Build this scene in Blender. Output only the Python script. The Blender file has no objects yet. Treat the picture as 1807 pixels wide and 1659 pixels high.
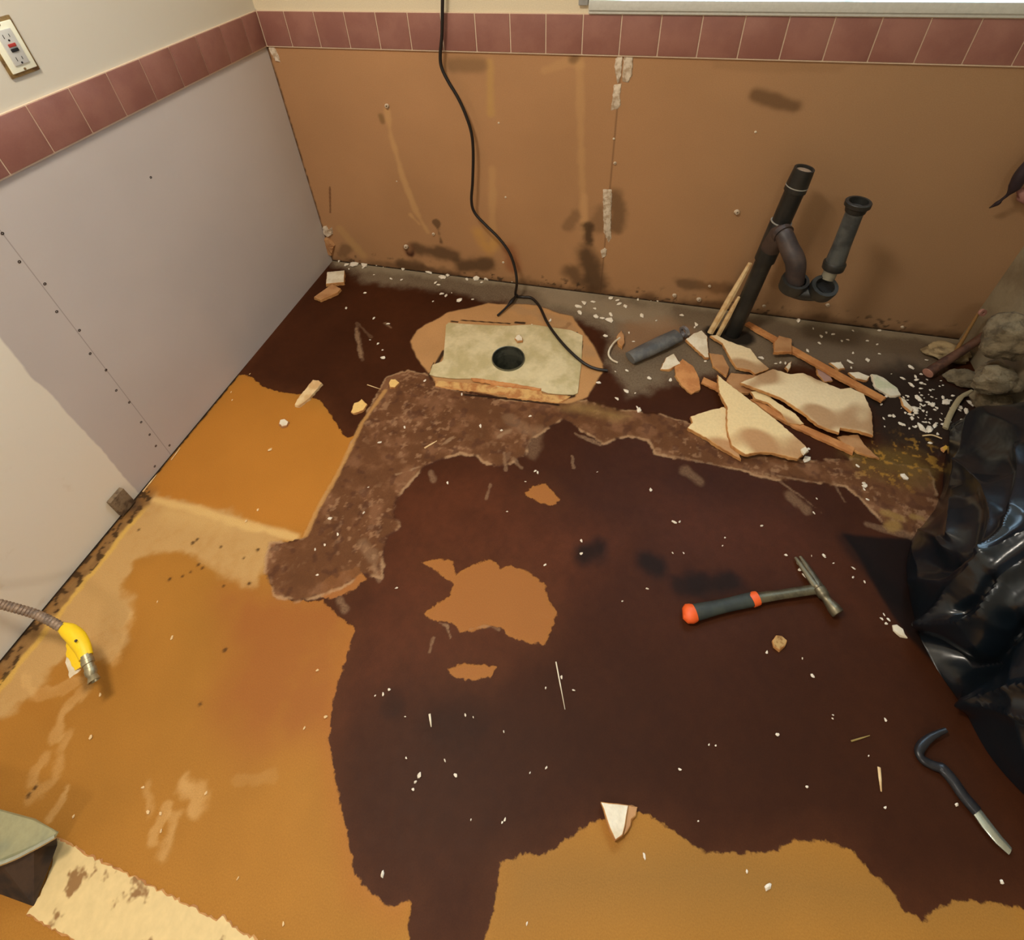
import bpy, bmesh, math, random
import numpy as np
from mathutils import Vector, Matrix, Euler, noise as mnoise

random.seed(7)
S = bpy.context.scene
COL = S.collection

# ------------------------------------------------------------------ camera, world, lights, exposure
CAM = np.array([1.32339, -1.72412, 1.42194]); ROT = (0.873435, 0.04728, 0.256349)
FPX, PPX, PPY = 951.589, 884.508, 524.982          # focal length and principal point in pixels of an 1807 x 1659 frame
cd = bpy.data.cameras.new('camera'); cam = bpy.data.objects.new('camera', cd); COL.objects.link(cam)
cam.location = CAM; cam.rotation_euler = ROT
cd.sensor_fit = 'HORIZONTAL'; cd.sensor_width = 36; cd.lens = FPX / 1807 * 36
cd.shift_x = (903.5 - PPX) / 1807; cd.shift_y = (PPY - 829.5) / 1807
cd.clip_start = 0.02
S.camera = cam

S.view_settings.view_transform = 'Standard'; S.view_settings.look = 'None'
S.view_settings.gamma = 1; S.view_settings.use_curve_mapping = False
S.view_settings.exposure = 0.0

W = bpy.data.worlds.new('sky'); S.world = W; W.use_nodes = True
W.node_tree.nodes['Background'].inputs[0].default_value = (0.55, 0.78, 1.0, 1)
W.node_tree.nodes['Background'].inputs[1].default_value = 2.5

def lamp(name, kind, loc, energy, color, size=0.3, size_y=None, rot=(0, 0, 0)):
    d = bpy.data.lights.new(name, kind); d.energy = energy; d.color = color
    if kind == 'AREA':
        d.size = size
        if size_y: d.shape = 'RECTANGLE'; d.size_y = size_y
        else: d.shape = 'DISK'
    o = bpy.data.objects.new(name, d); COL.objects.link(o); o.location = loc; o.rotation_euler = rot
    return o
lamp('ceiling_lamp_light', 'AREA', (0.62, -1.40, 2.40), 33, (1.0, 0.90, 0.76), 0.34)
lamp('room_fill_light', 'AREA', (1.3, -3.4, 2.40), 20, (1.0, 0.93, 0.83), 0.4)  # unseen lamp added behind the camera as ambient fill
lamp('window_daylight', 'AREA', (1.78, 0.14, 1.55), 95, (0.52, 0.77, 1.0), 1.2, 0.9, (math.radians(-78), 0, 0))

# ------------------------------------------------------------------ measuring: a pixel of the photograph to a point in the room
R3 = np.array(Euler(ROT).to_matrix())
def ray(px, py): return R3 @ np.array([(px - PPX) / FPX, -(py - PPY) / FPX, -1.0])
def fl(px, py, z=0.0):
    d = ray(px, py); return CAM + d * ((z - CAM[2]) / d[2])
def bw(px, py, Y=0.0):
    d = ray(px, py); return CAM + d * ((Y - CAM[1]) / d[1])
def lw(px, py, X=0.0):
    d = ray(px, py); return CAM + d * ((X - CAM[0]) / d[0])
def V(a): return Vector((float(a[0]), float(a[1]), float(a[2])))

# ------------------------------------------------------------------ colour and material helpers
def lin(c):
    c = np.asarray(c, float) / 255.0
    return np.where(c <= 0.04045, c / 12.92, ((c + 0.055) / 1.055) ** 2.4)
def rgba(c): return tuple(float(v) for v in lin(c)) + (1.0,)

def nodes(m):
    m.use_nodes = True; nt = m.node_tree; nt.nodes.clear()
    out = nt.nodes.new('ShaderNodeOutputMaterial'); b = nt.nodes.new('ShaderNodeBsdfPrincipled')
    nt.links.new(b.outputs[0], out.inputs[0]); return nt, b
def N(nt, kind, **kw):
    n = nt.nodes.new(kind)
    for k, v in kw.items():
        if k in ('operation', 'blend_type', 'data_type', 'attribute_name', 'interpolation_type', 'noise_dimensions', 'wave_type', 'clamp', 'feature'): setattr(n, k, v)
    return n
def math_n(nt, op, a, b=None, clamp=False):
    n = nt.nodes.new('ShaderNodeMath'); n.operation = op; n.use_clamp = clamp
    for i, v in enumerate((a, b)):
        if v is None: continue
        if hasattr(v, 'links'): nt.links.new(v, n.inputs[i])
        else: n.inputs[i].default_value = v
    return n.outputs[0]
def mixc(nt, fac, a, b, blend='MIX'):
    n = nt.nodes.new('ShaderNodeMix'); n.data_type = 'RGBA'; n.blend_type = blend
    for s, v in ((n.inputs[0], fac), (n.inputs[6], a), (n.inputs[7], b)):
        if hasattr(v, 'links'): nt.links.new(v, s)
        else: s.default_value = v
    return n.outputs[2]
def noise_n(nt, scale, detail=3, rough=0.55, vec=None, out=0):
    n = nt.nodes.new('ShaderNodeTexNoise'); n.inputs['Scale'].default_value = scale
    n.inputs['Detail'].default_value = detail; n.inputs['Roughness'].default_value = rough
    if vec is not None: nt.links.new(vec, n.inputs['Vector'])
    return n.outputs[out]
def coord(nt, kind='Object'): return nt.nodes.new('ShaderNodeTexCoord').outputs[kind]
def maprange(nt, v, a, b, c=0.0, d=1.0, smooth=True):
    n = nt.nodes.new('ShaderNodeMapRange'); n.interpolation_type = 'SMOOTHSTEP' if smooth else 'LINEAR'
    nt.links.new(v, n.inputs[0])
    for i, x in enumerate((a, b, c, d)): n.inputs[i + 1].default_value = x
    return n.outputs[0]
def bump(nt, b, h, strength=0.3, dist=0.002):
    n = nt.nodes.new('ShaderNodeBump'); n.inputs['Strength'].default_value = strength; n.inputs['Distance'].default_value = dist
    nt.links.new(h, n.inputs['Height']); nt.links.new(n.outputs[0], b.inputs['Normal'])

MATS = {}
def mat(name, color, rough=0.6, metal=0.0, color2=None, scale=20.0, lo=0.42, hi=0.62, det=4, grain=0.08, bstr=0.25, bscale=120.0, spec=0.5, bdist=0.001):
    """plain painted or raw surface: base colour, patches of a second colour, fine grain and bump"""
    if name in MATS: return MATS[name]
    m = bpy.data.materials.new(name); nt, b = nodes(m); co = coord(nt)
    base = rgba(color)
    c = base
    if color2 is not None:
        f = maprange(nt, noise_n(nt, scale, det, 0.6, co), lo, hi)
        c = mixc(nt, f, base, rgba(color2))
    g = maprange(nt, noise_n(nt, bscale, 2, 0.6, co), 0.2, 0.8, 1 - grain, 1 + grain, False)
    comb = nt.nodes.new('ShaderNodeCombineColor')
    for i in range(3): nt.links.new(g, comb.inputs[i])
    nt.links.new(mixc(nt, 1.0, c, comb.outputs[0], 'MULTIPLY'), b.inputs['Base Color'])
    b.inputs['Roughness'].default_value = rough; b.inputs['Metallic'].default_value = metal
    b.inputs['Specular IOR Level'].default_value = spec
    if bstr: bump(nt, b, noise_n(nt, bscale, 3, 0.6, co), bstr, bdist)
    MATS[name] = m; return m

# ------------------------------------------------------------------ object helpers
def tag(o, label=None, cat=None, group=None, kind=None):
    if label: o['label'] = label
    if cat: o['category'] = cat
    if group: o['group'] = group
    if kind: o['kind'] = kind
    return o
def obj(name, verts, faces, m, parent=None, smooth=True, origin=None, mi=None):
    me = bpy.data.meshes.new(name)
    verts = [V(v) for v in verts]
    if origin is None: origin = Vector((0, 0, 0))
    elif isinstance(origin, str):
        c = sum(verts, Vector((0, 0, 0))) / len(verts); origin = Vector((c.x, c.y, min(v.z for v in verts)))
    else: origin = V(origin)
    me.from_pydata([v - origin for v in verts], [], [tuple(f) for f in faces])
    for mm in (m if isinstance(m, (list, tuple)) else [m]): me.materials.append(mm)
    if mi is not None: me.polygons.foreach_set('material_index', mi)
    bm = bmesh.new(); bm.from_mesh(me); bmesh.ops.recalc_face_normals(bm, faces=bm.faces)
    bm.to_mesh(me); bm.free()
    if smooth: me.shade_smooth(); me.set_sharp_from_angle(angle=math.radians(38))
    o = bpy.data.objects.new(name, me); COL.objects.link(o); o.location = origin
    if parent is not None:
        o.parent = parent; o.matrix_parent_inverse = Matrix.Identity(4)
        o.location = origin - world_loc(parent)
    return o
def world_loc(o):
    p = Vector(o.location)
    while o.parent is not None: o = o.parent; p += Vector(o.location)
    return p
def empty(name, loc, label, cat, group=None):
    o = bpy.data.objects.new(name, None); COL.objects.link(o); o.location = V(loc); o.empty_display_size = 0.05
    return tag(o, label, cat, group)

class MB:
    """collects shapes into one mesh"""
    def __init__(s): s.v = []; s.f = []; s.m = []
    def add(s, v, f, mi=0):
        k = len(s.v); s.v += [tuple(float(c) for c in p) for p in v]; s.f += [tuple(i + k for i in q) for q in f]; s.m += [mi] * len(f)
    def box(s, lo, hi, mi=0, bev=0.0):
        lo = np.array(lo, float); hi = np.array(hi, float)
        if bev <= 0:
            v = [(x, y, z) for x in (lo[0], hi[0]) for y in (lo[1], hi[1]) for z in (lo[2], hi[2])]
            s.add(v, [(0, 1, 3, 2), (4, 6, 7, 5), (0, 4, 5, 1), (2, 3, 7, 6), (0, 2, 6, 4), (1, 5, 7, 3)], mi); return
        bm = bmesh.new(); bmesh.ops.create_cube(bm, size=1)
        for q in bm.verts: q.co = Vector([lo[i] + (q.co[i] + 0.5) * (hi[i] - lo[i]) for i in range(3)])
        bmesh.ops.bevel(bm, geom=list(bm.edges), offset=bev, segments=2, affect='EDGES', profile=0.6)
        s.bm(bm, mi)
    def bm(s, bm, mi=0):
        bm.verts.ensure_lookup_table()
        s.add([q.co[:] for q in bm.verts], [[q.index for q in f.verts] for f in bm.faces], mi); bm.free()
    def tube(s, pts, r, seg=12, cap=True, mi=0, flat=1.0, up=None):
        pts = [V(p) for p in pts]; n = len(pts)
        rr = r if hasattr(r, '__len__') else [r] * n
        t = [(pts[min(i + 1, n - 1)] - pts[max(i - 1, 0)]).normalized() for i in range(n)]
        u = Vector(up) if up is not None else (Vector((0, 0, 1)) if abs(t[0].z) < 0.9 else Vector((1, 0, 0)))
        v = []
        for i in range(n):
            u = (u - t[i] * u.dot(t[i])).normalized(); w = t[i].cross(u)
            for k in range(seg):
                a = 2 * math.pi * k / seg
                v.append(pts[i] + u * (math.cos(a) * rr[i] * flat) + w * (math.sin(a) * rr[i]))
        f = [(i * seg + k, i * seg + (k + 1) % seg, (i + 1) * seg + (k + 1) % seg, (i + 1) * seg + k) for i in range(n - 1) for k in range(seg)]
        if cap: f += [tuple(range(seg - 1, -1, -1)), tuple(range((n - 1) * seg, n * seg))]
        s.add([tuple(p) for p in v], f, mi)
    def lathe(s, base, axis, prof, seg=24, mi=0, close=True):
        """profile of (distance along axis, radius); close joins last ring to first"""
        base = V(base); ax = V(axis).normalized(); u = ax.orthogonal().normalized(); w = ax.cross(u); v = []; n = len(prof)
        for h, r in prof:
            for k in range(seg):
                a = 2 * math.pi * k / seg; v.append(tuple(base + ax * h + (u * math.cos(a) + w * math.sin(a)) * max(r, 1e-5)))
        f = [(i * seg + k, i * seg + (k + 1) % seg, ((i + 1) % n) * seg + (k + 1) % seg, ((i + 1) % n) * seg + k) for i in range(n if close else n - 1) for k in range(seg)]
        s.add(v, f, mi)
    def build(s, name, m, parent=None, smooth=True, origin=None):
        return obj(name, s.v, s.f, m, parent, smooth, origin, s.m)

def spline(pts, k=8):
    P = [V(p) for p in pts]; P = [P[0] * 2 - P[1]] + P + [P[-1] * 2 - P[-2]]; out = []
    for i in range(1, len(P) - 2):
        a, b, c, d = P[i - 1:i + 3]
        for j in range(k):
            t = j / k; out.append(0.5 * ((2 * b) + (c - a) * t + (2 * a - 5 * b + 4 * c - d) * t * t + (3 * b - a - 3 * c + d) * t ** 3))
    out.append(P[-2]); return out

def plane_pt(px, py, z0, c, tilt):
    z = z0
    for _ in range(8):
        p = fl(px, py, z); z = z0 + tilt[0] * (p[0] - c[0]) + tilt[1] * (p[1] - c[1])
    return fl(px, py, z)
def slab(name, poly, h, t, mats, parent=None, tilt=(0, 0), jit=0.0012, step=0.007, rnd=3, bulge=0.0, edge=0.0015):
    """a broken flat piece: outline given on the photograph, lying at height h, thickness t, optionally tilted"""
    rg = random.Random(rnd)
    cx, cy = np.mean([q[0] for q in poly]), np.mean([q[1] for q in poly]); c = fl(cx, cy, h + t)
    P = [V(plane_pt(x, y, h + t, c, tilt)) for x, y in poly]
    ring = []
    for a, b in zip(P, P[1:] + P[:1]):
        n = max(1, int((b - a).length / step))
        for j in range(n):
            q = a.lerp(b, j / n); 
            if j: q += Vector((rg.uniform(-jit, jit), rg.uniform(-jit, jit), 0))
            ring.append(q)
    n = len(ring); cen = sum(ring, Vector((0, 0, 0))) / n
    nrm = []
    for i in range(n):
        d = (ring[(i + 1) % n] - ring[i - 1]); d = Vector((d.y, -d.x, 0)); nrm.append(d.normalized() if d.length > 1e-9 else Vector((0, 0, 0)))
    area = sum(a.x * b.y - b.x * a.y for a, b in zip(ring, ring[1:] + ring[:1]))
    sg = 1 if area > 0 else -1
    top = [q - nrm[i] * sg * edge + Vector((0, 0, 0.0003)) for i, q in enumerate(ring)]
    mid = [q - Vector((0, 0, edge * 0.6)) for q in ring]
    bot = [q + nrm[i] * sg * rg.uniform(-0.001, 0.0025) - Vector((0, 0, t)) for i, q in enumerate(ring)]
    v = top + mid + bot
    mz = min(q.z for q in v)
    if mz < 0.0006:
        for q in bot + mid + top: q.z = max(q.z, 0.0006 if q in bot else q.z)
    f = [tuple(range(n))]; mi = [0]
    for i in range(n):
        j = (i + 1) % n
        f.append((i, n + i, n + j, j)); mi.append(1)
        f.append((n + i, 2 * n + i, 2 * n + j, n + j)); mi.append(1)
    f.append(tuple(range(3 * n - 1, 2 * n - 1, -1))); mi.append(1)
    mats = mats if isinstance(mats, (list, tuple)) else [mats, mats]
    return obj(name, v, f, mats, parent, True, 'base', mi)

# ------------------------------------------------------------------ painting helpers (wear and stains as vertex attributes)
rs = np.random.RandomState(11)
LAT = rs.rand(256, 256)
def vnoise(x, y, s):
    x = x * s + 71.3; y = y * s + 37.7
    i = np.floor(x).astype(int); j = np.floor(y).astype(int); u = x - i; v = y - j
    u = u * u * (3 - 2 * u); v = v * v * (3 - 2 * v); i &= 255; j &= 255; i1 = (i + 1) & 255; j1 = (j + 1) & 255
    return (LAT[i, j] * (1 - u) + LAT[i1, j] * u) * (1 - v) + (LAT[i, j1] * (1 - u) + LAT[i1, j1] * u) * v
def fbm(x, y, s, o=4):
    r = 0; a = 0.5; t = 0
    for k in range(o): r = r + a * vnoise(x + 3.1 * k, y - 1.7 * k, s * 2 ** k); t += a; a *= 0.55
    return r / t
def sdf(X, Y, poly, margin=0.12):
    """signed distance to polygon, positive inside; -margin far away"""
    P = np.asarray(poly, float)[:, :2]; out = np.full(X.shape, -margin)
    sel = (X > P[:, 0].min() - margin) & (X < P[:, 0].max() + margin) & (Y > P[:, 1].min() - margin) & (Y < P[:, 1].max() + margin)
    x, y = X[sel], Y[sel]
    if x.size == 0: return out
    d = np.full(x.shape, 1e9); ins = np.zeros(x.shape, bool)
    for a, b in zip(P, np.roll(P, -1, 0)):
        e = b - a; L = e @ e + 1e-12
        t = np.clip(((x - a[0]) * e[0] + (y - a[1]) * e[1]) / L, 0, 1)
        d = np.minimum(d, (x - a[0] - t * e[0]) ** 2 + (y - a[1] - t * e[1]) ** 2)
        if a[1] != b[1]:
            c = ((a[1] > y) != (b[1] > y)) & (x < (b[0] - a[0]) * (y - a[1]) / (b[1] - a[1]) + a[0]); ins ^= c
    out[sel] = np.where(ins, np.sqrt(d), -np.sqrt(d)); return out
def sdl(X, Y, pts):
    """distance to a polyline"""
    P = np.asarray(pts, float)[:, :2]; d = np.full(X.shape, 1.0)
    m = 0.12
    sel = (X > P[:, 0].min() - m) & (X < P[:, 0].max() + m) & (Y > P[:, 1].min() - m) & (Y < P[:, 1].max() + m)
    x, y = X[sel], Y[sel]; q = np.full(x.shape, 1.0)
    for a, b in zip(P[:-1], P[1:]):
        e = b - a; t = np.clip(((x - a[0]) * e[0] + (y - a[1]) * e[1]) / (e @ e + 1e-12), 0, 1)
        q = np.minimum(q, np.hypot(x - a[0] - t * e[0], y - a[1] - t * e[1]))
    d[sel] = q; return d
def sst(a, b, x): t = np.clip((x - a) / (b - a), 0, 1); return t * t * (3 - 2 * t)

def set_attr(me, name, arr):
    if arr.ndim == 1:
        a = me.attributes.new(name, 'FLOAT', 'POINT'); a.data.foreach_set('value', arr.astype(np.float32))
    else:
        a = me.attributes.new(name, 'FLOAT_COLOR', 'POINT'); c = np.ones((len(arr), 4), np.float32); c[:, :3] = arr; a.data.foreach_set('color', c.ravel())
def grid_mesh(name, P, nx, ny, extra_v=(), extra_f=(), drop=None):
    """P: (nx*ny,3) points, row-major in x; drop: mask of points whose quads are removed"""
    i = np.arange(nx - 1)[:, None] * ny + np.arange(ny - 1)[None, :]
    q = np.stack([i, i + ny, i + ny + 1, i + 1], -1).reshape(-1, 4)
    if drop is not None: q = q[~drop[q].any(1)]
    k = len(P); Vv = np.vstack([P, np.array(extra_v)]) if len(extra_v) else P
    if len(extra_f): q = np.vstack([q, np.array(extra_f) + k])
    me = bpy.data.meshes.new(name); me.vertices.add(len(Vv)); me.vertices.foreach_set('co', Vv.astype(np.float32).ravel())
    me.loops.add(q.size); me.loops.foreach_set('vertex_index', q.ravel().astype(np.int32))
    me.polygons.add(len(q)); me.polygons.foreach_set('loop_start', np.arange(0, q.size, 4, dtype=np.int32))
    me.update(calc_edges=True); me.validate(); me.shade_smooth(); return me

# ------------------------------------------------------------------ the room shell
XR, YB, ZC = 2.485, -4.4, 2.44         # right wall, wall behind the camera, ceiling
TB, TH = 0.9295, 0.108                  # tile border: bottom height and tile size

# ---- floor, with its soaked stains, glue residue and scraped patches
def fp(pts): return [fl(*q)[:2] for q in pts]
def build_floor():
    st = 0.0036; y0 = -2.06
    xs = np.arange(0, XR + st, st); xs[-1] = XR; ys = np.arange(y0, st * 0.5, st); ys[-1] = 0
    X, Y = np.meshgrid(xs, ys, indexing='ij'); nx, ny = X.shape; X = X.ravel(); Y = Y.ravel()
    n1 = fbm(X, Y, 6, 4); n2 = fbm(X + 9, Y, 22, 4); n3 = fbm(X, Y + 5, 70, 3); nn = fbm(X - 4, Y + 2, 2.2, 3)
    def c(rgb): return lin(rgb)[None, :]
    dry = c((163, 111, 45)) * (0.86 + 0.28 * n1)[:, None] * np.ones((len(X), 3))
    def ov(a, m, col): return a * (1 - m[:, None]) + c(col) * m[:, None]
    # dull front-right part and reddish bloom on the dry sheet
    m = sst(-0.05, 0.10, sdf(X, Y, fp([(880, 1480), (1200, 1440), (1800, 1560), (1807, 1659), (860, 1659)]), 0.2)); dry = ov(dry, m * 0.8, (140, 101, 50))
    m = sst(-0.09, 0.07, sdf(X, Y, fp([(400, 1050), (620, 1060), (600, 1170), (580, 1280), (440, 1310), (390, 1250), (420, 1150)]), 0.2)) * (0.45 + 0.6 * n2); dry = ov(dry, np.clip(m, 0, .7), (150, 88, 44))
    m = sst(0.05, 0.0, sdl(X, Y, fp([(640, 1080), (615, 1180), (588, 1270), (590, 1350), (610, 1450), (630, 1560), (700, 1600)]))); dry = ov(dry, m * 0.4, (166, 100, 44))
    m = sst(-0.05, 0.03, sdf(X, Y, fp([(430, 665), (590, 740), (640, 770), (540, 940), (250, 880), (330, 780)]))) * 0.35; dry = ov(dry, m, (196, 122, 44))
    # pale glue zone by the left wall
    glue = fp([(272, 876), (349, 893), (440, 920), (535, 950), (475, 958), (471, 998), (455, 1035), (400, 1030), (370, 1005), (339, 986), (290, 975), (239, 991), (216, 1031), (238, 1075), (222, 1120), (199, 1171), (160, 1150), (120, 1160), (60, 1230), (0, 1260), (0, 1165), (100, 1060), (200, 940)])
    sd = sdf(X, Y, glue) + (n2 - 0.5) * 0.06; m = sst(-0.012, 0.015, sd) * (0.55 + 0.5 * n1); dry = ov(dry, np.clip(m * (.75 + .5 * n3), 0, 0.85), (190, 152, 98))
    m = sst(0.018, 0.002, sdl(X, Y, fp([(270, 882), (340, 897), (430, 925), (520, 948)])) + (n2 - .5) * .02) ; dry = ov(dry, m * 0.8, (212, 174, 112))
    m = sst(0.05, 0.0, sdl(X, Y, fp([(300, 905), (400, 925)]))) ; dry = ov(dry, m * 0.45, (204, 166, 106))
    # wiped cream marks near the front
    for pts, w, a in (([(150, 1215), (110, 1260), (100, 1300)], .014, .6), ([(120, 1300), (95, 1380), (60, 1400)], .016, .4), ([(40, 1190), (60, 1225), (110, 1215), (140, 1200)], .010, .6), ([(320, 1385), (350, 1400), (345, 1430)], .022, .6),
                      ([(300, 1420), (270, 1480)], .010, .6), ([(310, 1440), (300, 1490), (285, 1515)], .018, .45), ([(120, 1390), (90, 1440)], .008, .6), ([(230, 1085), (215, 1140), (205, 1165)], .012, .45), ([(445, 1085), (440, 1100)], .006, .5),
                      ([(75, 1345), (60, 1380)], .014, .5), ([(260, 1390), (262, 1430)], .012, .35), ([(420, 1375), (480, 1370)], .01, .2)):
        m = sst(w, w * 0.35, sdl(X, Y, fp(pts)) + (n3 - .5) * .016 + (n2 - .5) * .034); dry = ov(dry, m * a * .8 * (.3 + n2), (214, 172, 112))
    # dirty strip along the left wall with a yellow ridge
    d = X - 0.045 * sst(-1.0, -1.25, Y) - (n2 - .5) * .05
    m = sst(0.015, -0.01, d) * sst(-1.14, -1.2, Y); dry = ov(dry, np.clip(m * (0.6 + .5 * n3), 0, .9), (120, 86, 50))
    m = sst(0.012, 0.003, np.abs(X - 0.052 - (n2 - .5) * .03)) * sst(-1.2, -1.26, Y); dry = ov(dry, m * .8, (206, 164, 80))
    m = ((n3 > .63) & (X < .05) & (Y < -1.17)) * 1.0; dry = ov(dry, m * .8, (50, 34, 20))
    m = sst(.055, .01, np.hypot(X - fl(232, 892)[0], (Y - fl(232, 892)[1]) * 1.2) + (n2 - .5) * .05); dry = ov(dry, m * .85, (84, 62, 44))
    for (px, py) in ((340, 958), (348, 952), (390, 965), (336, 1010), (322, 1017), (350, 997), (357, 1003), (300, 1022), (395, 1034), (440, 1030), (455, 970), (430, 985), (165, 960), (120, 1010), (180, 950), (245, 935), (95, 1045), (51, 1403), (62, 1390), (353, 1243), (397, 1147), (550, 620)):
        p = fl(px, py); m = sst(.006, .002, np.hypot(X - p[0], Y - p[1]) + (n3 - .5) * .006); dry = ov(dry, m * .85, (70, 44, 22))
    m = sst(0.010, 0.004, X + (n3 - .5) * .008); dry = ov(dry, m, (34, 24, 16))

    # the soaked dark area
    stain = fp([(428, 661), (445, 666), (465, 683), (498, 693), (531, 696), (564, 706), (584, 732), (600, 760), (612, 773), (628, 768), (600, 830), (560, 900), (535, 950), (480, 962), (470, 1010), (485, 1050), (520, 1062), (570, 1060), (600, 1092), (626, 1108), (607, 1172), (586, 1240), (579, 1313), (598, 1411), (615, 1488),
                (628, 1548), (654, 1578), (688, 1603), (705, 1597), (729, 1590), (718, 1633), (720, 1659), (716, 1720), (830, 1720), (855, 1658), (872, 1607), (882, 1526), (919, 1509), (966, 1507), (991, 1488), (1034, 1458), (1064, 1445), (1128, 1432), (1170, 1454), (1203, 1479), (1245, 1505), (1297, 1507), (1361, 1505),
                (1399, 1484), (1459, 1484), (1502, 1501), (1532, 1535), (1570, 1569), (1596, 1608), (1630, 1629), (1643, 1608), (1694, 1591), (1758, 1595), (1807, 1608), (1900, 1620), (2300, 1400), (2200, 1000)]) + [(2.6, -0.5), (2.6, 0.05), (-0.05, 0.05)] + [lw(540, 524)[:2] - np.array([.02, 0])] + fp([(420, 662)])
    sd = np.minimum(sdf(X, Y, stain, 0.2), 1.0)
    for isl in ([(925, 870), (942, 858), (962, 853), (988, 882), (975, 892), (952, 887)],
                [(744, 993), (773, 987), (799, 990), (805, 1014), (833, 997), (867, 988), (884, 1003), (901, 999), (931, 1010), (961, 1031), (966, 1057), (983, 1082), (974, 1108), (961, 1138), (936, 1134), (902, 1125), (884, 1108), (859, 1106), (833, 1114), (812, 1114), (799, 1099), (761, 1095), (750, 1082), (773, 1065), (795, 1052), (799, 1031), (773, 1010)],
                [(790, 1183), (816, 1172), (876, 1176), (867, 1193), (833, 1200), (803, 1195)], [(564, 1031), (586, 1014), (632, 1001), (645, 1022), (624, 1040), (586, 1057), (568, 1052)]):
        q = fp(isl); s2 = sdf(X, Y, q); sd = np.minimum(sd, -s2); m = sst(-.02, .01, s2); dry = ov(dry, m * .75, (156, 98, 54))
    wet = c((62, 31, 15)) * (0.72 + 0.56 * n1)[:, None] * np.ones((len(X), 3))
    redz = sst(-.08, .10, sdf(X, Y, fp([(700, 850), (860, 810), (960, 900), (1100, 950), (1000, 1080), (880, 1200), (700, 1200), (620, 1260), (590, 1300), (620, 1100)]), .2)) * (.4 + .7 * n2)
    wet = ov(wet, np.clip(redz, 0, .85), (88, 46, 26))
    redz = sst(-.08, .10, sdf(X, Y, fp([(1150, 870), (1400, 900), (1480, 980), (1500, 1060), (1300, 1000), (1180, 960)]), .2)) * (.3 + .6 * n2); wet = ov(wet, np.clip(redz, 0, .7), (80, 41, 23))
    m = sst(.06, .0, np.abs(sd)) * .45; wet = ov(wet, m * (0.3 + n2), (84, 46, 24))
    dk = sst(-.15, .12, sdf(X, Y, fp([(1000, 1180), (1400, 1120), (1700, 1250), (1750, 1500), (1400, 1450), (1000, 1440), (760, 1500), (640, 1400), (760, 1280)]), .2)); wet = ov(wet, dk * .45, (50, 26, 13))
    for pts, w, a in (([(1030, 975), (1055, 968)], .05, .85), ([(1140, 990), (1160, 1000)], .045, .85), ([(1200, 1035), (1290, 1025)], .04, .75), ([(1490, 950), (1540, 1010), (1590, 1060)], .03, .6), ([(790, 1275), (830, 1280)], .06, .25), ([(690, 1245), (700, 1255)], .035, .35), ([(1300, 1030), (1250, 1050), (1220, 1020)], .04, .4)):
        m = sst(w, w * .15, sdl(X, Y, fp(pts)) + (n2 - .5) * .03); wet = ov(wet, m * a, (24, 16, 12))
    wet = wet * (0.88 + 0.24 * n3)[:, None]

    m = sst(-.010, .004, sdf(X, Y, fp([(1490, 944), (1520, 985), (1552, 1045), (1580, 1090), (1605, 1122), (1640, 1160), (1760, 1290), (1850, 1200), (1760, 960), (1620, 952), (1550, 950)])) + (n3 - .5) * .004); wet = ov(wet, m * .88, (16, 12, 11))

    # layers above both: felt residue, grey scraped back strip, vent surround, dirt
    ovc = np.zeros((len(X), 3)); oa = np.zeros(len(X))
    def lay(m, col):
        nonlocal ovc, oa
        col = lin(col)[None, :] if not isinstance(col, np.ndarray) else col
        na = oa + m * (1 - oa); w = np.where(na > 1e-6, m / np.maximum(na, 1e-6), 0)[:, None]
        ovc = ovc * (1 - w) + col * w; oa = na
    back = fp([(600, 462), (830, 487), (1230, 535), (1690, 598)])
    strip = back + fp([(1660, 660), (1560, 650), (1420, 640), (1300, 660), (1180, 670), (1110, 700), (1070, 640), (1080, 600), (1050, 575), (960, 550), (860, 528), (760, 510), (640, 500)])
    sd2 = sdf(X, Y, strip) + (n2 - .5) * .06; lay(sst(-.03, .03, sd2) * (.45 + .4 * n1), (132, 116, 94))
    m = sst(.06, .01, sdl(X, Y, back[:]) + (n2 - .5) * .05) * .8; lay(m, (150, 134, 110))
    m = sst(.10, .02, sdl(X, Y, fp([(980, 520), (1080, 545), (1160, 560)])) + (n2 - .5) * .05) * .7; lay(m, (156, 138, 114))
    m = sst(-.04, .05, sdf(X, Y, fp([(1300, 560), (1660, 610), (1600, 680), (1500, 660), (1400, 620)])) + (n2 - .5) * .05) * .6; lay(m, (104, 88, 72))
    m = sst(-.03, .04, sdf(X, Y, fp([(1100, 570), (1180, 560), (1240, 590), (1180, 610), (1120, 640), (1085, 610)])) + (n2 - .5) * .05) * .6; lay(m, (150, 110, 76))
    # felt residue
    felt = fp([(683, 666), (719, 655), (756, 662), (772, 682), (826, 694), (892, 708), (988, 711), (1041, 708), (1091, 724), (1158, 730), (1210, 745), (1290, 790), (1420, 815), (1500, 810), (1560, 815), (1640, 830), (1660, 900), (1610, 948), (1560, 925), (1530, 890), (1493, 858), (1446, 853), (1368, 846), (1303, 828), (1196, 810), (1158, 800), (1144, 776), (1108, 769), (1065, 782), (1025, 759), (995, 738),
               (955, 762), (935, 779), (928, 802), (909, 815), (882, 825), (855, 815), (842, 805), (812, 799), (792, 805), (776, 812), (746, 825), (723, 848), (703, 875), (693, 905), (706, 928), (683, 948), (676, 981), (673, 1018), (640, 1012), (600, 1040), (570, 1050), (520, 1062), (485, 1050), (468, 1010), (478, 960), (535, 950), (560, 900), (600, 830), (640, 740)])
    sf = sdf(X, Y, felt) + (n3 - .5) * .012 + (n2 - .5) * .012; mf = sst(-.003, .004, sf)
    lay(mf * .82, c((108, 71, 45)) * (0.75 + .5 * n2)[:, None])
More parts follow.
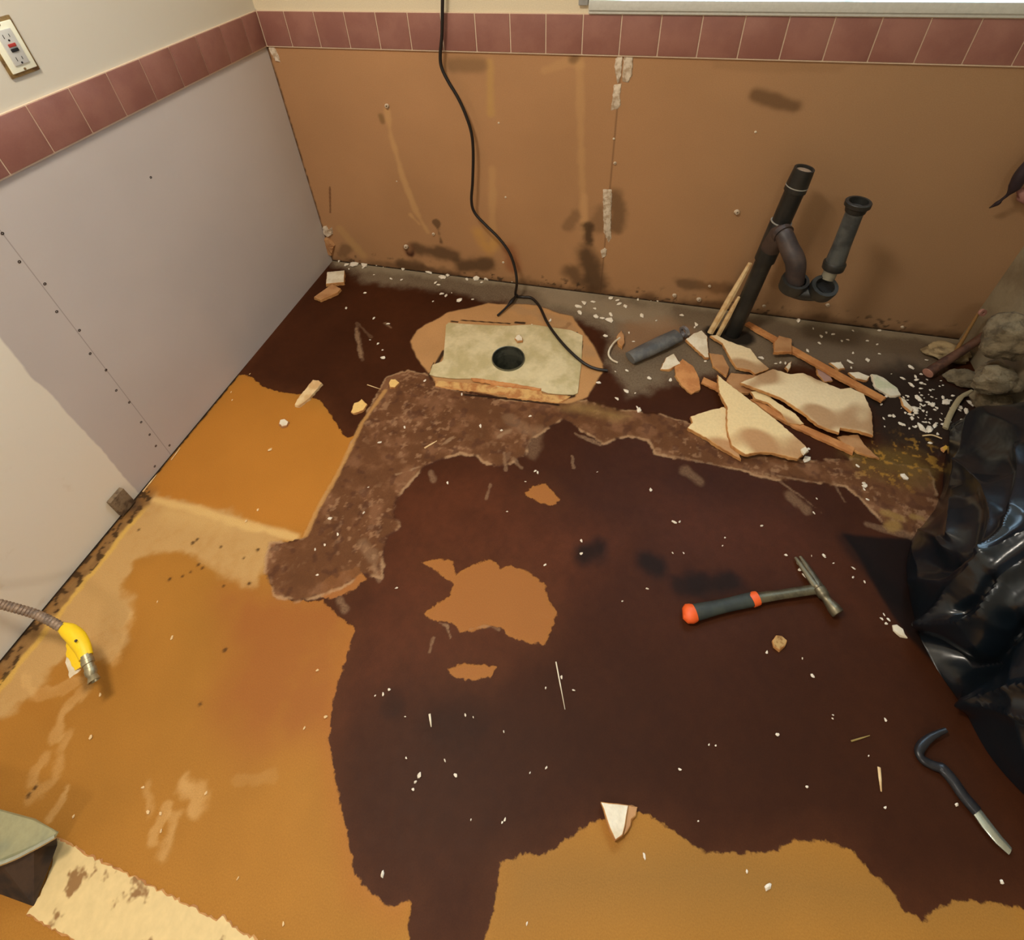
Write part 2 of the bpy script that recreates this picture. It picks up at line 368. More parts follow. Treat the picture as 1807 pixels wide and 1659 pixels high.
    m = mf * sst(.48, .75, n2) * .45; lay(m, (140, 100, 72))
    m = mf * sst(.60, .70, n3) * sst(.4, .6, n1) * .5; lay(m, (166, 128, 96))
    m = mf * sst(.62, .72, fbm(X + 2, Y + 7, 45, 2)) * .45; lay(m, (70, 42, 32))
    m = sst(.006, .001, np.abs(sf)) * sst(.42, .58, n2) * .75; lay(m, (176, 140, 104))
    m = sst(.010, .003, sdl(X, Y, fp([(680, 690), (640, 745), (600, 830), (560, 900), (540, 945)])) + (n3 - .5) * .008) * .8; lay(m, (186, 140, 84))
    for pts, w, a in (([(700, 838), (740, 825)], .006, .8), ([(780, 785), (800, 772)], .005, .8), ([(865, 855), (858, 880)], .006, .5), ([(890, 800), (893, 830)], .006, .6), ([(905, 810), (920, 825)], .008, .5), ([(880, 770), (900, 760)], .014, .7), ([(1015, 765), (1060, 785)], .008, .6), ([(1010, 805), (1012, 825)], .005, .5), ([(760, 835), (765, 848)], .012, .5), ([(900, 740), (930, 760)], .03, .35), ([(950, 760), (940, 800)], .03, .35),
                      ([(1230, 770), (1300, 800), (1350, 810)], .01, .3), ([(1210, 830), (1235, 850)], .022, .4), ([(1395, 875), (1425, 900)], .02, .45), ([(1530, 925), (1620, 950)], .012, .4), ([(1370, 845), (1420, 880), (1450, 905)], .004, .5), ([(1470, 850), (1490, 885)], .004, .4), ([(1160, 800), (1300, 828), (1446, 853)], .003, .6),
                      ([(776, 1100), (790, 1105), (795, 1125)], .004, .8), ([(765, 1125), (758, 1150)], .004, .6), ([(830, 1110), (860, 1105), (880, 1110)], .004, .6), ([(655, 595), (630, 570), (640, 635)], .008, .25), ([(628, 580), (636, 630)], .010, .7), ([(680, 570), (690, 578)], .01, .5), ([(660, 1000), (670, 1025)], .01, .5), ([(600, 1060), (610, 1075)], .015, .5), ([(640, 960), (660, 985)], .02, .4)):
        m = sst(w, w * .3, sdl(X, Y, fp(pts)) + (n3 - .5) * .010 + (n2 - .5) * min(w, .02)); lay(m * a * .75, (160, 128, 98))
    m = sst(-.02, .03, sdf(X, Y, fp([(985, 716), (1050, 712), (1110, 735), (1090, 742), (1000, 730)])) + (n2 - .5) * .04) * .6; lay(m, (150, 120, 72))
    lay(sst(.05, .025, sdl(X, Y, fp([(1262, 588), (1285, 592), (1310, 596)])) + (n2 - .5) * .03) * .92, (22, 18, 16))
    # dark dirt heap area by the bag, with mossy yellow-brown front
    m = sst(-.05, .04, sdf(X, Y, fp([(1500, 680), (1600, 640), (1700, 690), (1730, 760), (1660, 800), (1560, 790), (1540, 740)])) + (n2 - .5) * .07) * .85; lay(m, (44, 36, 30))
    m = sst(-.05, .03, sdf(X, Y, fp([(1500, 800), (1600, 790), (1640, 830), (1600, 850), (1530, 830)])) + (n2 - .5) * .09) * .8; lay(m, (104, 80, 40))
    m = sst(.61, .69, n3) * sst(-.05, .05, sdf(X, Y, fp([(1500, 780), (1640, 770), (1660, 830), (1600, 860), (1520, 840)]))) * .8; lay(m, (168, 124, 50))
    for pts, w in (([(1560, 905), (1590, 915)], .016), ([(1610, 912), (1625, 915)], .014), ([(1570, 930), (1580, 925)], .02)): lay(sst(w, w * .4, sdl(X, Y, fp(pts)) + (n3 - .5) * .012) * .7, (150, 118, 66))
    # tan board around the vent
    tan = fp([(724, 602), (735, 582), (762, 567), (790, 551), (862, 535), (950, 538), (985, 552), (1010, 558), (1022, 574), (1048, 610), (1063, 640), (1065, 655), (1048, 680), (1038, 700), (1000, 714), (880, 700), (770, 680), (752, 652), (735, 630)])
    st_ = sdf(X, Y, tan) + (n2 - .5) * .012; lay(sst(-.002, .003, st_), c((182, 136, 88)) * (0.8 + .4 * n1)[:, None])
    lay(sst(.005, .001, np.abs(st_)) * .35, (96, 64, 40))
    lay(sst(.035, .005, sdl(X, Y, fp([(905, 540), (1000, 575), (1040, 620)])) + (n2 - .5) * .06) * .35, (150, 122, 92))
    for pts, w in (([(797, 567), (807, 568)], .006), ([(814, 565), (900, 571)], .004), ([(910, 569), (925, 570)], .008), ([(1018, 587), (1019, 593)], .005), ([(1028, 602), (1025, 632)], .003), ([(820, 697), (892, 703), (985, 715)], .006), ([(1005, 700), (1012, 698)], .010), ([(770, 643), (783, 620)], .010), ([(757, 664), (765, 640)], .003)):
        lay(sst(w, w * .5, sdl(X, Y, fp(pts))) * .95, (44, 28, 18))
    lay(sst(.012, .004, sdl(X, Y, fp([(935, 585), (1000, 578), (1005, 572)])) + (n3 - .5) * .02) * .5, (120, 84, 56))

    z = 0.0014 * mf - 0.0006 * sst(-.004, .004, sd) * (1 - mf)
    hole = fl(897, 634)[:2]; drop = np.hypot(X - hole[0], Y - hole[1]) < 0.058
    ex = [(0, YB, 0), (XR, YB, 0), (XR, y0, 0), (0, y0, 0)]
    me = grid_mesh('floor', np.stack([X, Y, z], 1), nx, ny, ex, [(0, 1, 2, 3)], drop)
    pad = lambda a, v: np.concatenate([a, np.tile(np.atleast_1d(v), (4, 1)) if a.ndim == 2 else np.full(4, v)])
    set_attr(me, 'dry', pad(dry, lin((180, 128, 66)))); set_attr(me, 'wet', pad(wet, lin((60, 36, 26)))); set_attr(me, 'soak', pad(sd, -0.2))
    set_attr(me, 'layer', pad(ovc, np.zeros(3))); set_attr(me, 'cover', pad(oa, 0.0))
    m = bpy.data.materials.new('stained_hardboard'); nt, b = nodes(m); co = coord(nt)
    def at(n, o): a = nt.nodes.new('ShaderNodeAttribute'); a.attribute_name = n; return a.outputs[o]
    nz = noise_n(nt, 55, 5, 0.62, co)
    s = maprange(nt, math_n(nt, 'ADD', at('soak', 'Fac'), math_n(nt, 'MULTIPLY', math_n(nt, 'SUBTRACT', nz, 0.5), 0.022)), -0.0015, 0.0025)
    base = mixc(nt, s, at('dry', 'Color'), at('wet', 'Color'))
    cv = math_n(nt, 'ADD', at('cover', 'Fac'), math_n(nt, 'MULTIPLY', math_n(nt, 'SUBTRACT', noise_n(nt, 160, 4, 0.65, co), 0.5), math_n(nt, 'MULTIPLY', maprange(nt, math_n(nt, 'ABSOLUTE', math_n(nt, 'SUBTRACT', at('cover', 'Fac'), 0.5)), 0.5, 0.0), 0.9)), True)
    base = mixc(nt, cv, base, at('layer', 'Color'))
    g = maprange(nt, noise_n(nt, 420, 2, 0.6, co), 0.25, 0.75, 0.88, 1.12, False)
    comb = nt.nodes.new('ShaderNodeCombineColor')
    for i in range(3): nt.links.new(g, comb.inputs[i])
    nt.links.new(mixc(nt, 1.0, base, comb.outputs[0], 'MULTIPLY'), b.inputs['Base Color'])
    r = math_n(nt, 'ADD', maprange(nt, cv, 0, 1, 0.46, 0.75), math_n(nt, 'MULTIPLY', nz, 0.10)); nt.links.new(r, b.inputs['Roughness'])
    b.inputs['Specular IOR Level'].default_value = 0.1
    h = math_n(nt, 'ADD', math_n(nt, 'MULTIPLY', cv, 0.6), math_n(nt, 'MULTIPLY', noise_n(nt, 130, 4, 0.6, co), math_n(nt, 'ADD', math_n(nt, 'MULTIPLY', cv, 0.8), 0.15))); bump(nt, b, h, 0.35, 0.002)
    me.materials.append(m)
    o = bpy.data.objects.new('floor', me); COL.objects.link(o); tag(o, 'orange hardboard subfloor with a large dark brown water stain', kind='structure')
    return o
floor = build_floor()

# ---- back wall: brown hardboard below the tiles, cream paint above, window opening
WX0, WX1, WZ0, WZ1 = 1.16, 2.42, 1.0765, 2.05
def build_back_wall():
    st = 0.005; xs = np.linspace(-0.0, XR, int(XR / st)); zs = np.linspace(0, TB + 0.02, int(TB / st))
    X, Z = np.meshgrid(xs, zs, indexing='ij'); nx, nz = X.shape; X = X.ravel(); Z = Z.ravel()
    n1 = fbm(X, Z, 3.5, 4); n2 = fbm(X + 4, Z, 16, 4); n3 = fbm(X, Z + 8, 60, 3)
    col = lin((174, 130, 90))[None, :] * (.90 + .2 * n1)[:, None]
    def ov(m, c):
        nonlocal col; col = col * (1 - m[:, None]) + lin(c)[None, :] * m[:, None]
    def bp(pts): return [bw(*q)[[0, 2]] for q in pts]
    def stroke(pts, w, c, a, j=.02): ov(np.clip(sst(w, w * .2, sdl(X, Z, bp(pts)) + (n2 - .5) * j), 0, 1) * a, c)
    ov(sst(1.1, 2.1, X) * .6, (152, 122, 92))  # duller board towards the right, partly shade put into the colour
    pale = (204, 160, 106)
    stroke([(683, 195), (690, 240), (710, 310), (735, 375), (755, 410)], .018, pale, .55); stroke([(865, 110), (866, 200)], .022, (190, 150, 86), .55); stroke([(868, 300), (870, 440)], .022, pale, .38)
    stroke([(1022, 105), (1026, 300), (1032, 400)], .020, pale, .35); stroke([(960, 125), (1000, 110), (1025, 115)], .018, pale, .3); stroke([(1032, 345), (1030, 410)], .022, (196, 150, 104), .6)
    stroke([(600, 405), (640, 450)], .03, (190, 150, 96), .5); stroke([(725, 380), (740, 395)], .012, pale, .6)
    stroke([(800, 115), (850, 115)], .035, (116, 88, 58), .6); stroke([(1012, 105), (1016, 100)], .02, (90, 66, 40), .6); stroke([(1335, 168), (1370, 180), (1402, 188)], .030, (96, 68, 42), .75); stroke([(1265, 115), (1480, 122)], .02, (140, 104, 70), .3)
    stroke([(582, 330), (583, 375)], .006, (90, 52, 28), .8, .006); stroke([(672, 205), (675, 215)], .016, (110, 84, 44), .6)
    for pts, w, a in (([(740, 440), (800, 450)], .05, .75), ([(820, 470), (860, 465)], .06, .8), ([(710, 465), (740, 470)], .04, .7), ([(1035, 400), (1040, 425)], .028, .9), ([(1035, 450), (1050, 500)], .07, .85), ([(1010, 480), (1025, 500)], .06, .7), ([(1085, 350), (1090, 380), (1088, 400)], .045, .6), ([(1060, 370), (1055, 400)], .05, .4), ([(1000, 400), (1015, 380)], .03, .4), ([(770, 395), (778, 425)], .012, .7), ([(1200, 500), (1230, 505), (1290, 510)], .035, .6), ([(610, 440), (600, 450)], .04, .5)):
        stroke(pts, w, (70, 50, 32), a, .05)
    stroke([(845, 410), (860, 440), (870, 430)], .05, (196, 146, 78), .7, .04); stroke([(900, 440), (905, 470)], .05, (140, 80, 48), .6, .04)
    ov(sst(.05, .0, np.abs(X - bw(1275, 450)[0]) - .02 + (n2 - .5) * .1) * sst(.5, .0, Z) * .15, (196, 130, 70))
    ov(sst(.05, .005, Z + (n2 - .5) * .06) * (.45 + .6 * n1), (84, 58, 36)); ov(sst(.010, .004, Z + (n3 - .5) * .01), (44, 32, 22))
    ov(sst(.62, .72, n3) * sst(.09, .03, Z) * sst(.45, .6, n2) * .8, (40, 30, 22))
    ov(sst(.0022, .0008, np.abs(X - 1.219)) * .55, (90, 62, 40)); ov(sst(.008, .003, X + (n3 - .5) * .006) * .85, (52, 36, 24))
    # hole with a dark rim near the corner
    hc = bw(722, 442); d = np.hypot(X - hc[0], (Z - hc[2]) * .7) + (n3 - .5) * .012; ov(sst(.026, .018, d) * sst(-.01, .03, hc[2] - Z + np.abs(X - hc[0]) * .6), (44, 20, 14)); ov(sst(.034, .022, d) * .4, (90, 50, 30))
    k = len(X)
    ex = []; ef = []
    def q(x0, x1, z0, z1, dy=0.0): i = len(ex); ex.extend([(x0, dy, z0), (x1, dy, z0), (x1, dy, z1), (x0, dy, z1)]); ef.append((i, i + 1, i + 2, i + 3))
    q(0, XR, -.05, 0.0); q(0, WX0, TB + .02, ZC); q(WX1, XR, TB + .02, ZC); q(WX0, WX1, TB + .02, WZ0); q(WX0, WX1, WZ1, ZC)
    for a, b_ in (((WX0, WZ0), (WX1, WZ0)), ((WX1, WZ0), (WX1, WZ1)), ((WX1, WZ1), (WX0, WZ1)), ((WX0, WZ1), (WX0, WZ0))):
        i = len(ex); ex.extend([(a[0], 0, a[1]), (b_[0], 0, b_[1]), (b_[0], .11, b_[1]), (a[0], .11, a[1])]); ef.append((i, i + 1, i + 2, i + 3))
    me = grid_mesh('wall_back', np.stack([X, np.zeros(k), Z], 1), nx, nz, ex, ef)
    set_attr(me, 'paint', np.vstack([col, np.tile(lin((214, 200, 172)), (len(ex), 1))]))
    m = bpy.data.materials.new('brown_wall_board'); nt, b = nodes(m); co = coord(nt)
    a = nt.nodes.new('ShaderNodeAttribute'); a.attribute_name = 'paint'
    g = maprange(nt, noise_n(nt, 300, 2, .6, co), .25, .75, .93, 1.07, False); comb = nt.nodes.new('ShaderNodeCombineColor')
    for i in range(3): nt.links.new(g, comb.inputs[i])
    nt.links.new(mixc(nt, 1.0, a.outputs['Color'], comb.outputs[0], 'MULTIPLY'), b.inputs['Base Color'])
    b.inputs['Roughness'].default_value = .55; b.inputs['Specular IOR Level'].default_value = .3; bump(nt, b, noise_n(nt, 90, 4, .6, co), .12, .002)
    me.materials.append(m); o = bpy.data.objects.new('wall_back', me); COL.objects.link(o); tag(o, kind='structure'); return o
wall_back = build_back_wall()

# ---- left wall: grey gypsum board, pale painted board, cream paint above the tiles
m = bpy.data.materials.new('gypsum_board'); nt, b = nodes(m); co = coord(nt)
sep = nt.nodes.new('ShaderNodeSeparateXYZ'); nt.links.new(co, sep.inputs[0])
wob = math_n(nt, 'MULTIPLY', math_n(nt, 'SUBTRACT', noise_n(nt, 7, 3, .6, co), .5), .03)
pale = maprange(nt, math_n(nt, 'ADD', sep.outputs[1], wob), -1.186, -1.192)
up = maprange(nt, sep.outputs[2], TB + .04, TB + .05)
c = mixc(nt, maprange(nt, noise_n(nt, 1.8, 3, .5, co), .3, .7), rgba((200, 189, 182)), rgba((190, 180, 174)))
seam = maprange(nt, math_n(nt, 'ABSOLUTE', math_n(nt, 'ADD', sep.outputs[1], 1.053)), .0016, .0006)
c = mixc(nt, math_n(nt, 'MULTIPLY', seam, .45), c, rgba((110, 96, 88)))
c = mixc(nt, pale, c, mixc(nt, maprange(nt, noise_n(nt, 9, 4, .6, co), .62, .72), rgba((232, 224, 208)), rgba((222, 210, 190))))
c = mixc(nt, up, c, rgba((208, 200, 184)))
nt.links.new(c, b.inputs['Base Color']); b.inputs['Roughness'].default_value = .75; b.inputs['Specular IOR Level'].default_value = .25
bump(nt, b, noise_n(nt, 220, 3, .6, co), .10, .001)
GYP = m
mb = MB(); mb.box((-0.10, YB, -0.05), (0, 0.1, TB + .03)); mb.box((-0.10, YB, TB + .03), (0, .1, ZC))
wall_left = tag(mb.build('wall_left', GYP, smooth=False), kind='structure')
m_greyw = mat('grey_board', (150, 136, 110), .7, color2=(128, 112, 88), scale=6, bstr=.15)
m_cream = mat('cream_paint', (214, 204, 182), .7, bstr=.1)
mb = MB(); mb.box((XR, YB, -.05), (XR + .1, .1, ZC)); tag(mb.build('wall_right', m_greyw, smooth=False), kind='structure')
mb = MB(); mb.box((-.1, YB - .1, -.05), (XR + .1, YB, ZC)); tag(mb.build('wall_front', m_cream, smooth=False), kind='structure')
mb = MB(); mb.box((-.1, YB - .1, ZC), (XR + .1, .1, ZC + .1)); tag(mb.build('ceiling', m_cream, smooth=False), kind='structure')

# ---- tile borders
m_tile = mat('brown_tile', (150, 104, 92), .36, color2=(138, 92, 82), scale=9, lo=.35, hi=.65, grain=.05, bstr=.12, bscale=240, spec=.45)
m_grout = mat('pale_grout', (216, 192, 166), .8, grain=.1, bscale=300)
mb = MB()
mb.box((0, -.006, TB - .004), (XR, 0.001, TB + TH + .002), 1)
for i in range(23):
    x0 = i * .11 + .0016; x1 = min((i + 1) * .11 - .0016, XR)
    mb.box((x0 if i else .010, -.0085, TB), (x1, -.004, TB + TH), 0, .0014)
tag(mb.build('trim_1', [m_tile, m_grout]), kind='structure')
mb = MB(); y = -.0918
mb.box((-.001, -3.2, TB - .004), (.006, -.0, TB + TH + .002), 1)
mb.box((.004, y + .0016, TB), (.0085, -.010, TB + TH), 0, .0014)
for i in range(24): mb.box((.004, y - .11 + .0016, TB), (.0085, y - .0016, TB + TH), 0, .0014); y -= .11
tag(mb.build('trim_2', [m_tile, m_grout]), kind='structure')

# ---- window sill and window
m_sill = mat('grey_white_paint', (196, 196, 188), .5, bstr=.1)
mb = MB(); mb.box((1.115, -.015, TB + TH + .004), (2.46, .0, 1.051), 0, .001); mb.box((1.115, -.020, 1.051), (2.46, .0, 1.0765), 0, .002)
tag(mb.build('trim_3', m_sill), kind='structure')
mb = MB(); mb.box((1.085, -.012, 1.062), (1.112, .0, 1.40), 0, .002); tag(mb.build('trim_4', mat('grey_jamb', (150, 150, 146), .6), None), kind='structure')
win = bpy.data.objects.new('window_1', None); COL.objects.link(win); win.location = (WX0, .06, WZ0); tag(win, kind='structure')
mb = MB()
mb.box((WX0, .05, WZ0), (WX1, .09, WZ0 + .006), 0, .001); mb.box((WX0, .05, WZ1 - .04), (WX1, .09, WZ1), 0, .002)
for x in (WX0, (WX0 + WX1) / 2 - .02, WX1 - .04): mb.box((x, .05, WZ0), (x + .04, .09, WZ1), 0, .002)
mb.build('window_frame', m_sill, win)
mg = bpy.data.materials.new('window_glass'); mg.use_nodes = True; nt = mg.node_tree; nt.nodes.clear()
o_ = nt.nodes.new('ShaderNodeOutputMaterial'); mx = nt.nodes.new('ShaderNodeMixShader'); tr = nt.nodes.new('ShaderNodeBsdfTransparent'); gl = nt.nodes.new('ShaderNodeBsdfGlossy'); fr = nt.nodes.new('ShaderNodeFresnel')
gl.inputs['Roughness'].default_value = .02; nt.links.new(fr.outputs[0], mx.inputs[0]); nt.links.new(tr.outputs[0], mx.inputs[1]); nt.links.new(gl.outputs[0], mx.inputs[2]); nt.links.new(mx.outputs[0], o_.inputs[0])
mb = MB(); mb.box((WX0 + .01, .068, WZ0 + .006), (WX1 - .01, .072, WZ1 - .01)); mb.build('pane', mg, win, smooth=False)

# ------------------------------------------------------------------ shared materials
m_white = mat('white_plaster', (226, 214, 190), .85, color2=(212, 196, 168), scale=22, det=2, bscale=200, bstr=.4)
m_core = mat('tan_plaster_core', (200, 146, 86), .9, color2=(176, 120, 68), scale=40, bstr=.5, bscale=160)
m_buff = mat('buff_plaster', (222, 200, 160), .85, color2=(172, 136, 98), scale=7, lo=.50, hi=.62, det=1, bstr=.35, bscale=140)
m_tri = mat('cream_board_face', (226, 200, 150), .8, color2=(180, 136, 92), scale=5.5, lo=.52, hi=.64, det=1, bstr=.3, bscale=140)
m_tan = mat('tan_board', (184, 136, 90), .85, color2=(166, 116, 72), scale=14, bstr=.35)
m_orange = mat('orange_lath', (200, 138, 80), .75, color2=(182, 118, 64), scale=24, bstr=.3)
m_wood = mat('pale_wood', (226, 196, 146), .65, color2=(204, 164, 112), scale=30, bstr=.3)
m_green = mat('pale_green_plaster', (196, 196, 164), .85, color2=(214, 206, 184), scale=20)
m_abs = mat('black_drain_plastic', (30, 30, 28), .42, color2=(44, 42, 38), scale=14, bstr=.15, spec=.5)
m_absg = mat('worn_grey_plastic', (82, 84, 82), .42, color2=(58, 60, 60), scale=18, bstr=.2)
m_absb = mat('brown_smeared_plastic', (72, 58, 52), .5, color2=(52, 44, 44), scale=14, bstr=.2)
m_line = mat('dried_solvent_ring', (150, 146, 136), .6)
m_rubber = mat('black_cable', (24, 18, 16), .45, bstr=.1)
m_galv = mat('dull_metal', (190, 174, 128), .55, .1, color2=(214, 198, 156), scale=9, lo=.4, hi=.6, bstr=.2, bscale=60)
m_steel = mat('worn_steel', (130, 122, 100), .42, .75, color2=(100, 92, 76), scale=30, bstr=.15)
m_chrome = mat('bright_steel', (206, 212, 196), .25, .85, bstr=.05)
m_black = mat('black_slot', (14, 12, 12), .6)

# ------------------------------------------------------------------ fixtures on the walls
m_screw = mat('dark_screw_head', (64, 54, 48), .5, .3)
for i, (px, py) in enumerate([(4, 412), (34, 462), (79, 501), (100, 550), (140, 583), (159, 624), (187, 653), (205, 689), (228, 710), (249, 745), (264, 767), (275, 787), (299, 786), (273, 823), (266, 313)]):
    p = lw(px, py); mb = MB(); mb.lathe(p, (1, 0, 0), [(-.003, .0036), (.0006, .0036), (.0008, .0028), (.0002, .0012), (-.003, .0012)], 12); mb.build('screw', m_screw, wall_left, origin=p)
# wall anchors and plaster left on the back wall: they belong to the wall
m_patch = mat('joint_compound', (214, 198, 176), .9, color2=(176, 152, 124), scale=50, bstr=.5, bscale=150)
def wall_patch(name, poly, t=.003, mt=m_patch, rnd=1):
    rg = random.Random(rnd); P = [V(bw(x, y)) for x, y in poly]; ring = []
    for a, b_ in zip(P, P[1:] + P[:1]):
        n = max(1, int((b_ - a).length / .006))
        for j in range(n):
            q = a.lerp(b_, j / n); q += Vector((rg.uniform(-.0012, .0012), 0, rg.uniform(-.0012, .0012))) if j else Vector((0, 0, 0)); ring.append(q)
    n = len(ring); c = sum(ring, Vector()) / n
    fr_ = [c + (q - c) * .88 + Vector((0, -t * rg.uniform(.7, 1.2), 0)) for q in ring]; bk = [q + Vector((0, -.0002, 0)) for q in ring]
    v = bk + fr_ + [c + Vector((0, -t * 1.1, 0))]
    f = [(i, (i + 1) % n, n + (i + 1) % n, n + i) for i in range(n)] + [(n + i, n + (i + 1) % n, 2 * n) for i in range(n)]
    return obj(name, v, f, mt, wall_back, True, c)
wall_patch('plaster_patch', [(1086, 104), (1094, 97), (1099, 98), (1096, 135), (1090, 148), (1084, 118)])
wall_patch('plaster_patch', [(1101, 98), (1117, 100), (1117, 112), (1115, 135), (1108, 146), (1098, 143), (1099, 122)], .004)
wall_patch('plaster_patch', [(1083, 150), (1097, 147), (1094, 170), (1096, 184), (1090, 192), (1078, 195)], .003)
wall_patch('plaster_patch', [(1064, 334), (1079, 334), (1080, 345), (1078, 400), (1079, 420), (1074, 428), (1065, 410)], .004)
wall_patch('plaster_patch', [(1060, 442), (1067, 437), (1071, 440), (1069, 452), (1062, 455)], .004)
wall_patch('plaster_patch', [(474, 83), (484, 82), (491, 96), (495, 110), (487, 108), (478, 92)], .004)
wall_patch('plaster_patch', [(570, 400), (576, 398), (580, 405), (586, 400), (588, 412), (580, 418), (571, 410)], .010)
wall_patch('plaster_patch', [(568, 420), (580, 418), (592, 432), (588, 450), (578, 447)], .014, m_tan)
for px, py, s in ((1300, 374, 1.0), (683, 187, .9), (717, 435, 1.1), (765, 413, .7), (1333, 233, .4), (880, 217, .35), (892, 348, .4), (1085, 288, .6), (1083, 245, .4), (700, 320, .3), (1190, 521, .9), (1233, 528, 1.0), (1252, 505, .6), (888, 463, .5), (1348, 540, .7), (1460, 538, .8), (1592, 577, .6)):
    p = bw(px, py); mb = MB(); r = .009 * s
    mb.lathe(p + np.array([0, .001, 0]), (0.15, -1, .2), [(0, r), (.004 * s, r * 1.1), (.010 * s, r * .8), (.011 * s, r * .35), (.006 * s, r * .3)], 9); mb.build('wall_anchor', m_patch if s > .5 else m_white, wall_back, origin=p)

# outlet on the left wall
oy, oz = -.821, 1.147; o0 = np.array([0.0, lw(44, 130)[1], lw(44, 130)[2]])
def on_left(px, py): q = lw(px, py); return q[1], q[2]
cyo = (lw(65, 125)[1] + lw(24, 137)[1]) / 2; z0o = (lw(65, 125)[2] + lw(24, 137)[2]) / 2; z1o = lw(15, 25)[2]
out = empty('wall_outlet', (0, cyo, (z0o + z1o) / 2), 'white wall outlet with red test button on a brown-edged plate', 'outlet')
zc = (z0o + z1o) / 2; hw, hh = .0335, (z1o - z0o) / 2
m_rim = mat('tarnished_brass', (150, 122, 74), .5, .35, color2=(110, 84, 56), scale=60)
m_pl = mat('ivory_plastic', (240, 238, 214), .4, bstr=.05, grain=.02); m_rec = mat('grey_plastic', (196, 194, 188), .45, bstr=.05, grain=.02)
mb = MB(); mb.box((0, cyo - hw, zc - hh), (.005, cyo + hw, zc + hh), 0, .002); mb.build('back_plate', m_rim, out, origin=(0, cyo, zc))
mb = MB(); mb.box((.004, cyo - hw + .005, zc - hh + .008), (.008, cyo + hw - .005, zc + hh - .008), 0, .002); cp = mb.build('cover_plate', m_pl, out, origin=(0, cyo, zc))
mb = MB(); mb.box((.006, cyo - .0165, zc - .034), (.0105, cyo + .0165, zc + .034), 0, .0015); rc = mb.build('receptacle', m_rec, out, origin=(0, cyo, zc))
mb = MB(); mb.box((.009, cyo - .008, zc + .001), (.0125, cyo + .008, zc + .0075), 0, .001); mb.build('reset_button', mat('red_plastic', (168, 50, 40), .4, bstr=0), rc, origin=(.01, cyo, zc))
mb = MB(); mb.box((.009, cyo - .008, zc - .0085), (.0125, cyo + .008, zc - .002), 0, .001); mb.build('test_button', m_black, rc, origin=(.01, cyo, zc))
for s in (1, -1):
    zz = zc + s * .022
    for y0_, y1_, h_ in ((-.0075, -.0062, .004), (.0052, .0065, .003)): mb = MB(); mb.box((.010, cyo + y0_, zz - h_), (.0108, cyo + y1_, zz + h_)); mb.build('slot', m_black, rc, origin=(.01, cyo, zz))
    mb = MB(); mb.lathe((.010, cyo, zz - .0085), (1, 0, 0), [(0, .0022), (.0008, .0022), (.0008, .0001), (0, .0001)], 10); mb.build('ground_hole', m_black, rc, origin=(.01, cyo, zz))
for s in (1, -1):
    mb = MB(); mb.lathe((.007, cyo, zc + s * .0435), (1, 0, 0), [(0, .003), (.0016, .0026), (.0018, .0001), (0, .0001)], 12); mb.build('screw', m_rim, cp, origin=(.007, cyo, zc + s * .0435))

# ------------------------------------------------------------------ hanging black cable
def bwl(pts): return [bw(x, y, Y) for x, y, Y in pts]
P = bwl([(783, -60, -.03), (781, 0, -.03), (780, 60, -.03), (777, 95, -.03), (779, 118, -.03), (790, 142, -.032), (808, 172, -.034), (822, 203, -.036), (832, 235, -.038), (835, 270, -.040), (834, 320, -.042), (832, 355, -.045), (838, 376, -.050), (857, 397, -.058), (880, 420, -.068), (899, 446, -.080), (909, 475, -.095), (912, 500, -.110)]) + \
    [fl(910, 521, .012), fl(922, 524, .010), fl(938, 526, .008), fl(952, 541, .007), (fl(966, 570, .011)), fl(985, 597, .014), fl(1008, 622, .014), fl(1032, 642, .010), fl(1052, 651, .007), fl(1072, 654, .006)]
cab = empty('cable', (bw(781, 0)[0], -.03, 0), 'thin black cable hanging down the brown wall onto the floor vent', 'cable')
mb = MB(); mb.tube(spline(P, 7), .0055, 10); mb.build('cord', m_rubber, cab)
mb = MB(); mb.tube(spline([fl(912, 520, .020), fl(902, 533, .018), fl(892, 544, .014), fl(878, 557, .008)], 6), [.005] * 3 + [.006, .008, .009, .0085, .007, .006, .005] + [.0045] * 9, 10); mb.build('cable_end', m_rubber, cab)

# ------------------------------------------------------------------ floor vent plate
hc = fl(897, 634, .004); RH = .0575
vent = empty('floor_vent', (hc[0], hc[1], 0), 'bent sheet metal floor vent plate with a round duct hole', 'vent')
outl = [(787, 569), (820, 572), (860, 574), (900, 575), (940, 573), (975, 578), (1008, 583), (1028, 592), (1026, 640), (1021, 680), (1019, 697), (990, 696), (958, 693), (958, 690), (880, 683), (832, 668), (800, 668), (757, 663), (765, 640), (782, 638), (784, 615), (786, 590)]
pp = [fl(x, y, .004)[:2] for x, y in outl]; an = []; seg = 120
ring = []
for k in range(seg):
    a = 2 * math.pi * k / seg; dx, dy = math.cos(a), math.sin(a); best = .1
    for p, q in zip(pp, pp[1:] + pp[:1]):
        e = q - p; den = dx * e[1] - dy * e[0]
        if abs(den) < 1e-9: continue
        w = p - hc[:2]; t = (w[0] * e[1] - w[1] * e[0]) / den; s = (w[0] * dy - w[1] * dx) / den
        if t > 0 and -1e-6 <= s <= 1 + 1e-6: best = t
    ring.append((dx, dy, best))
mb = MB(); v = []; LV = 6
for L_ in range(LV + 1):
    for dx, dy, Rr in ring:
        r = RH + (Rr - RH) * (L_ / LV); x, y = hc[0] + dx * r, hc[1] + dy * r
        v.append((x, y, .004 + .004 * (mnoise.noise(Vector((x * 14, y * 14, 1))) * .5 + .5) * (1 if L_ < LV else .3)))
for dx, dy, Rr in ring: v.append((hc[0] + dx * Rr, hc[1] + dy * Rr, .0012))
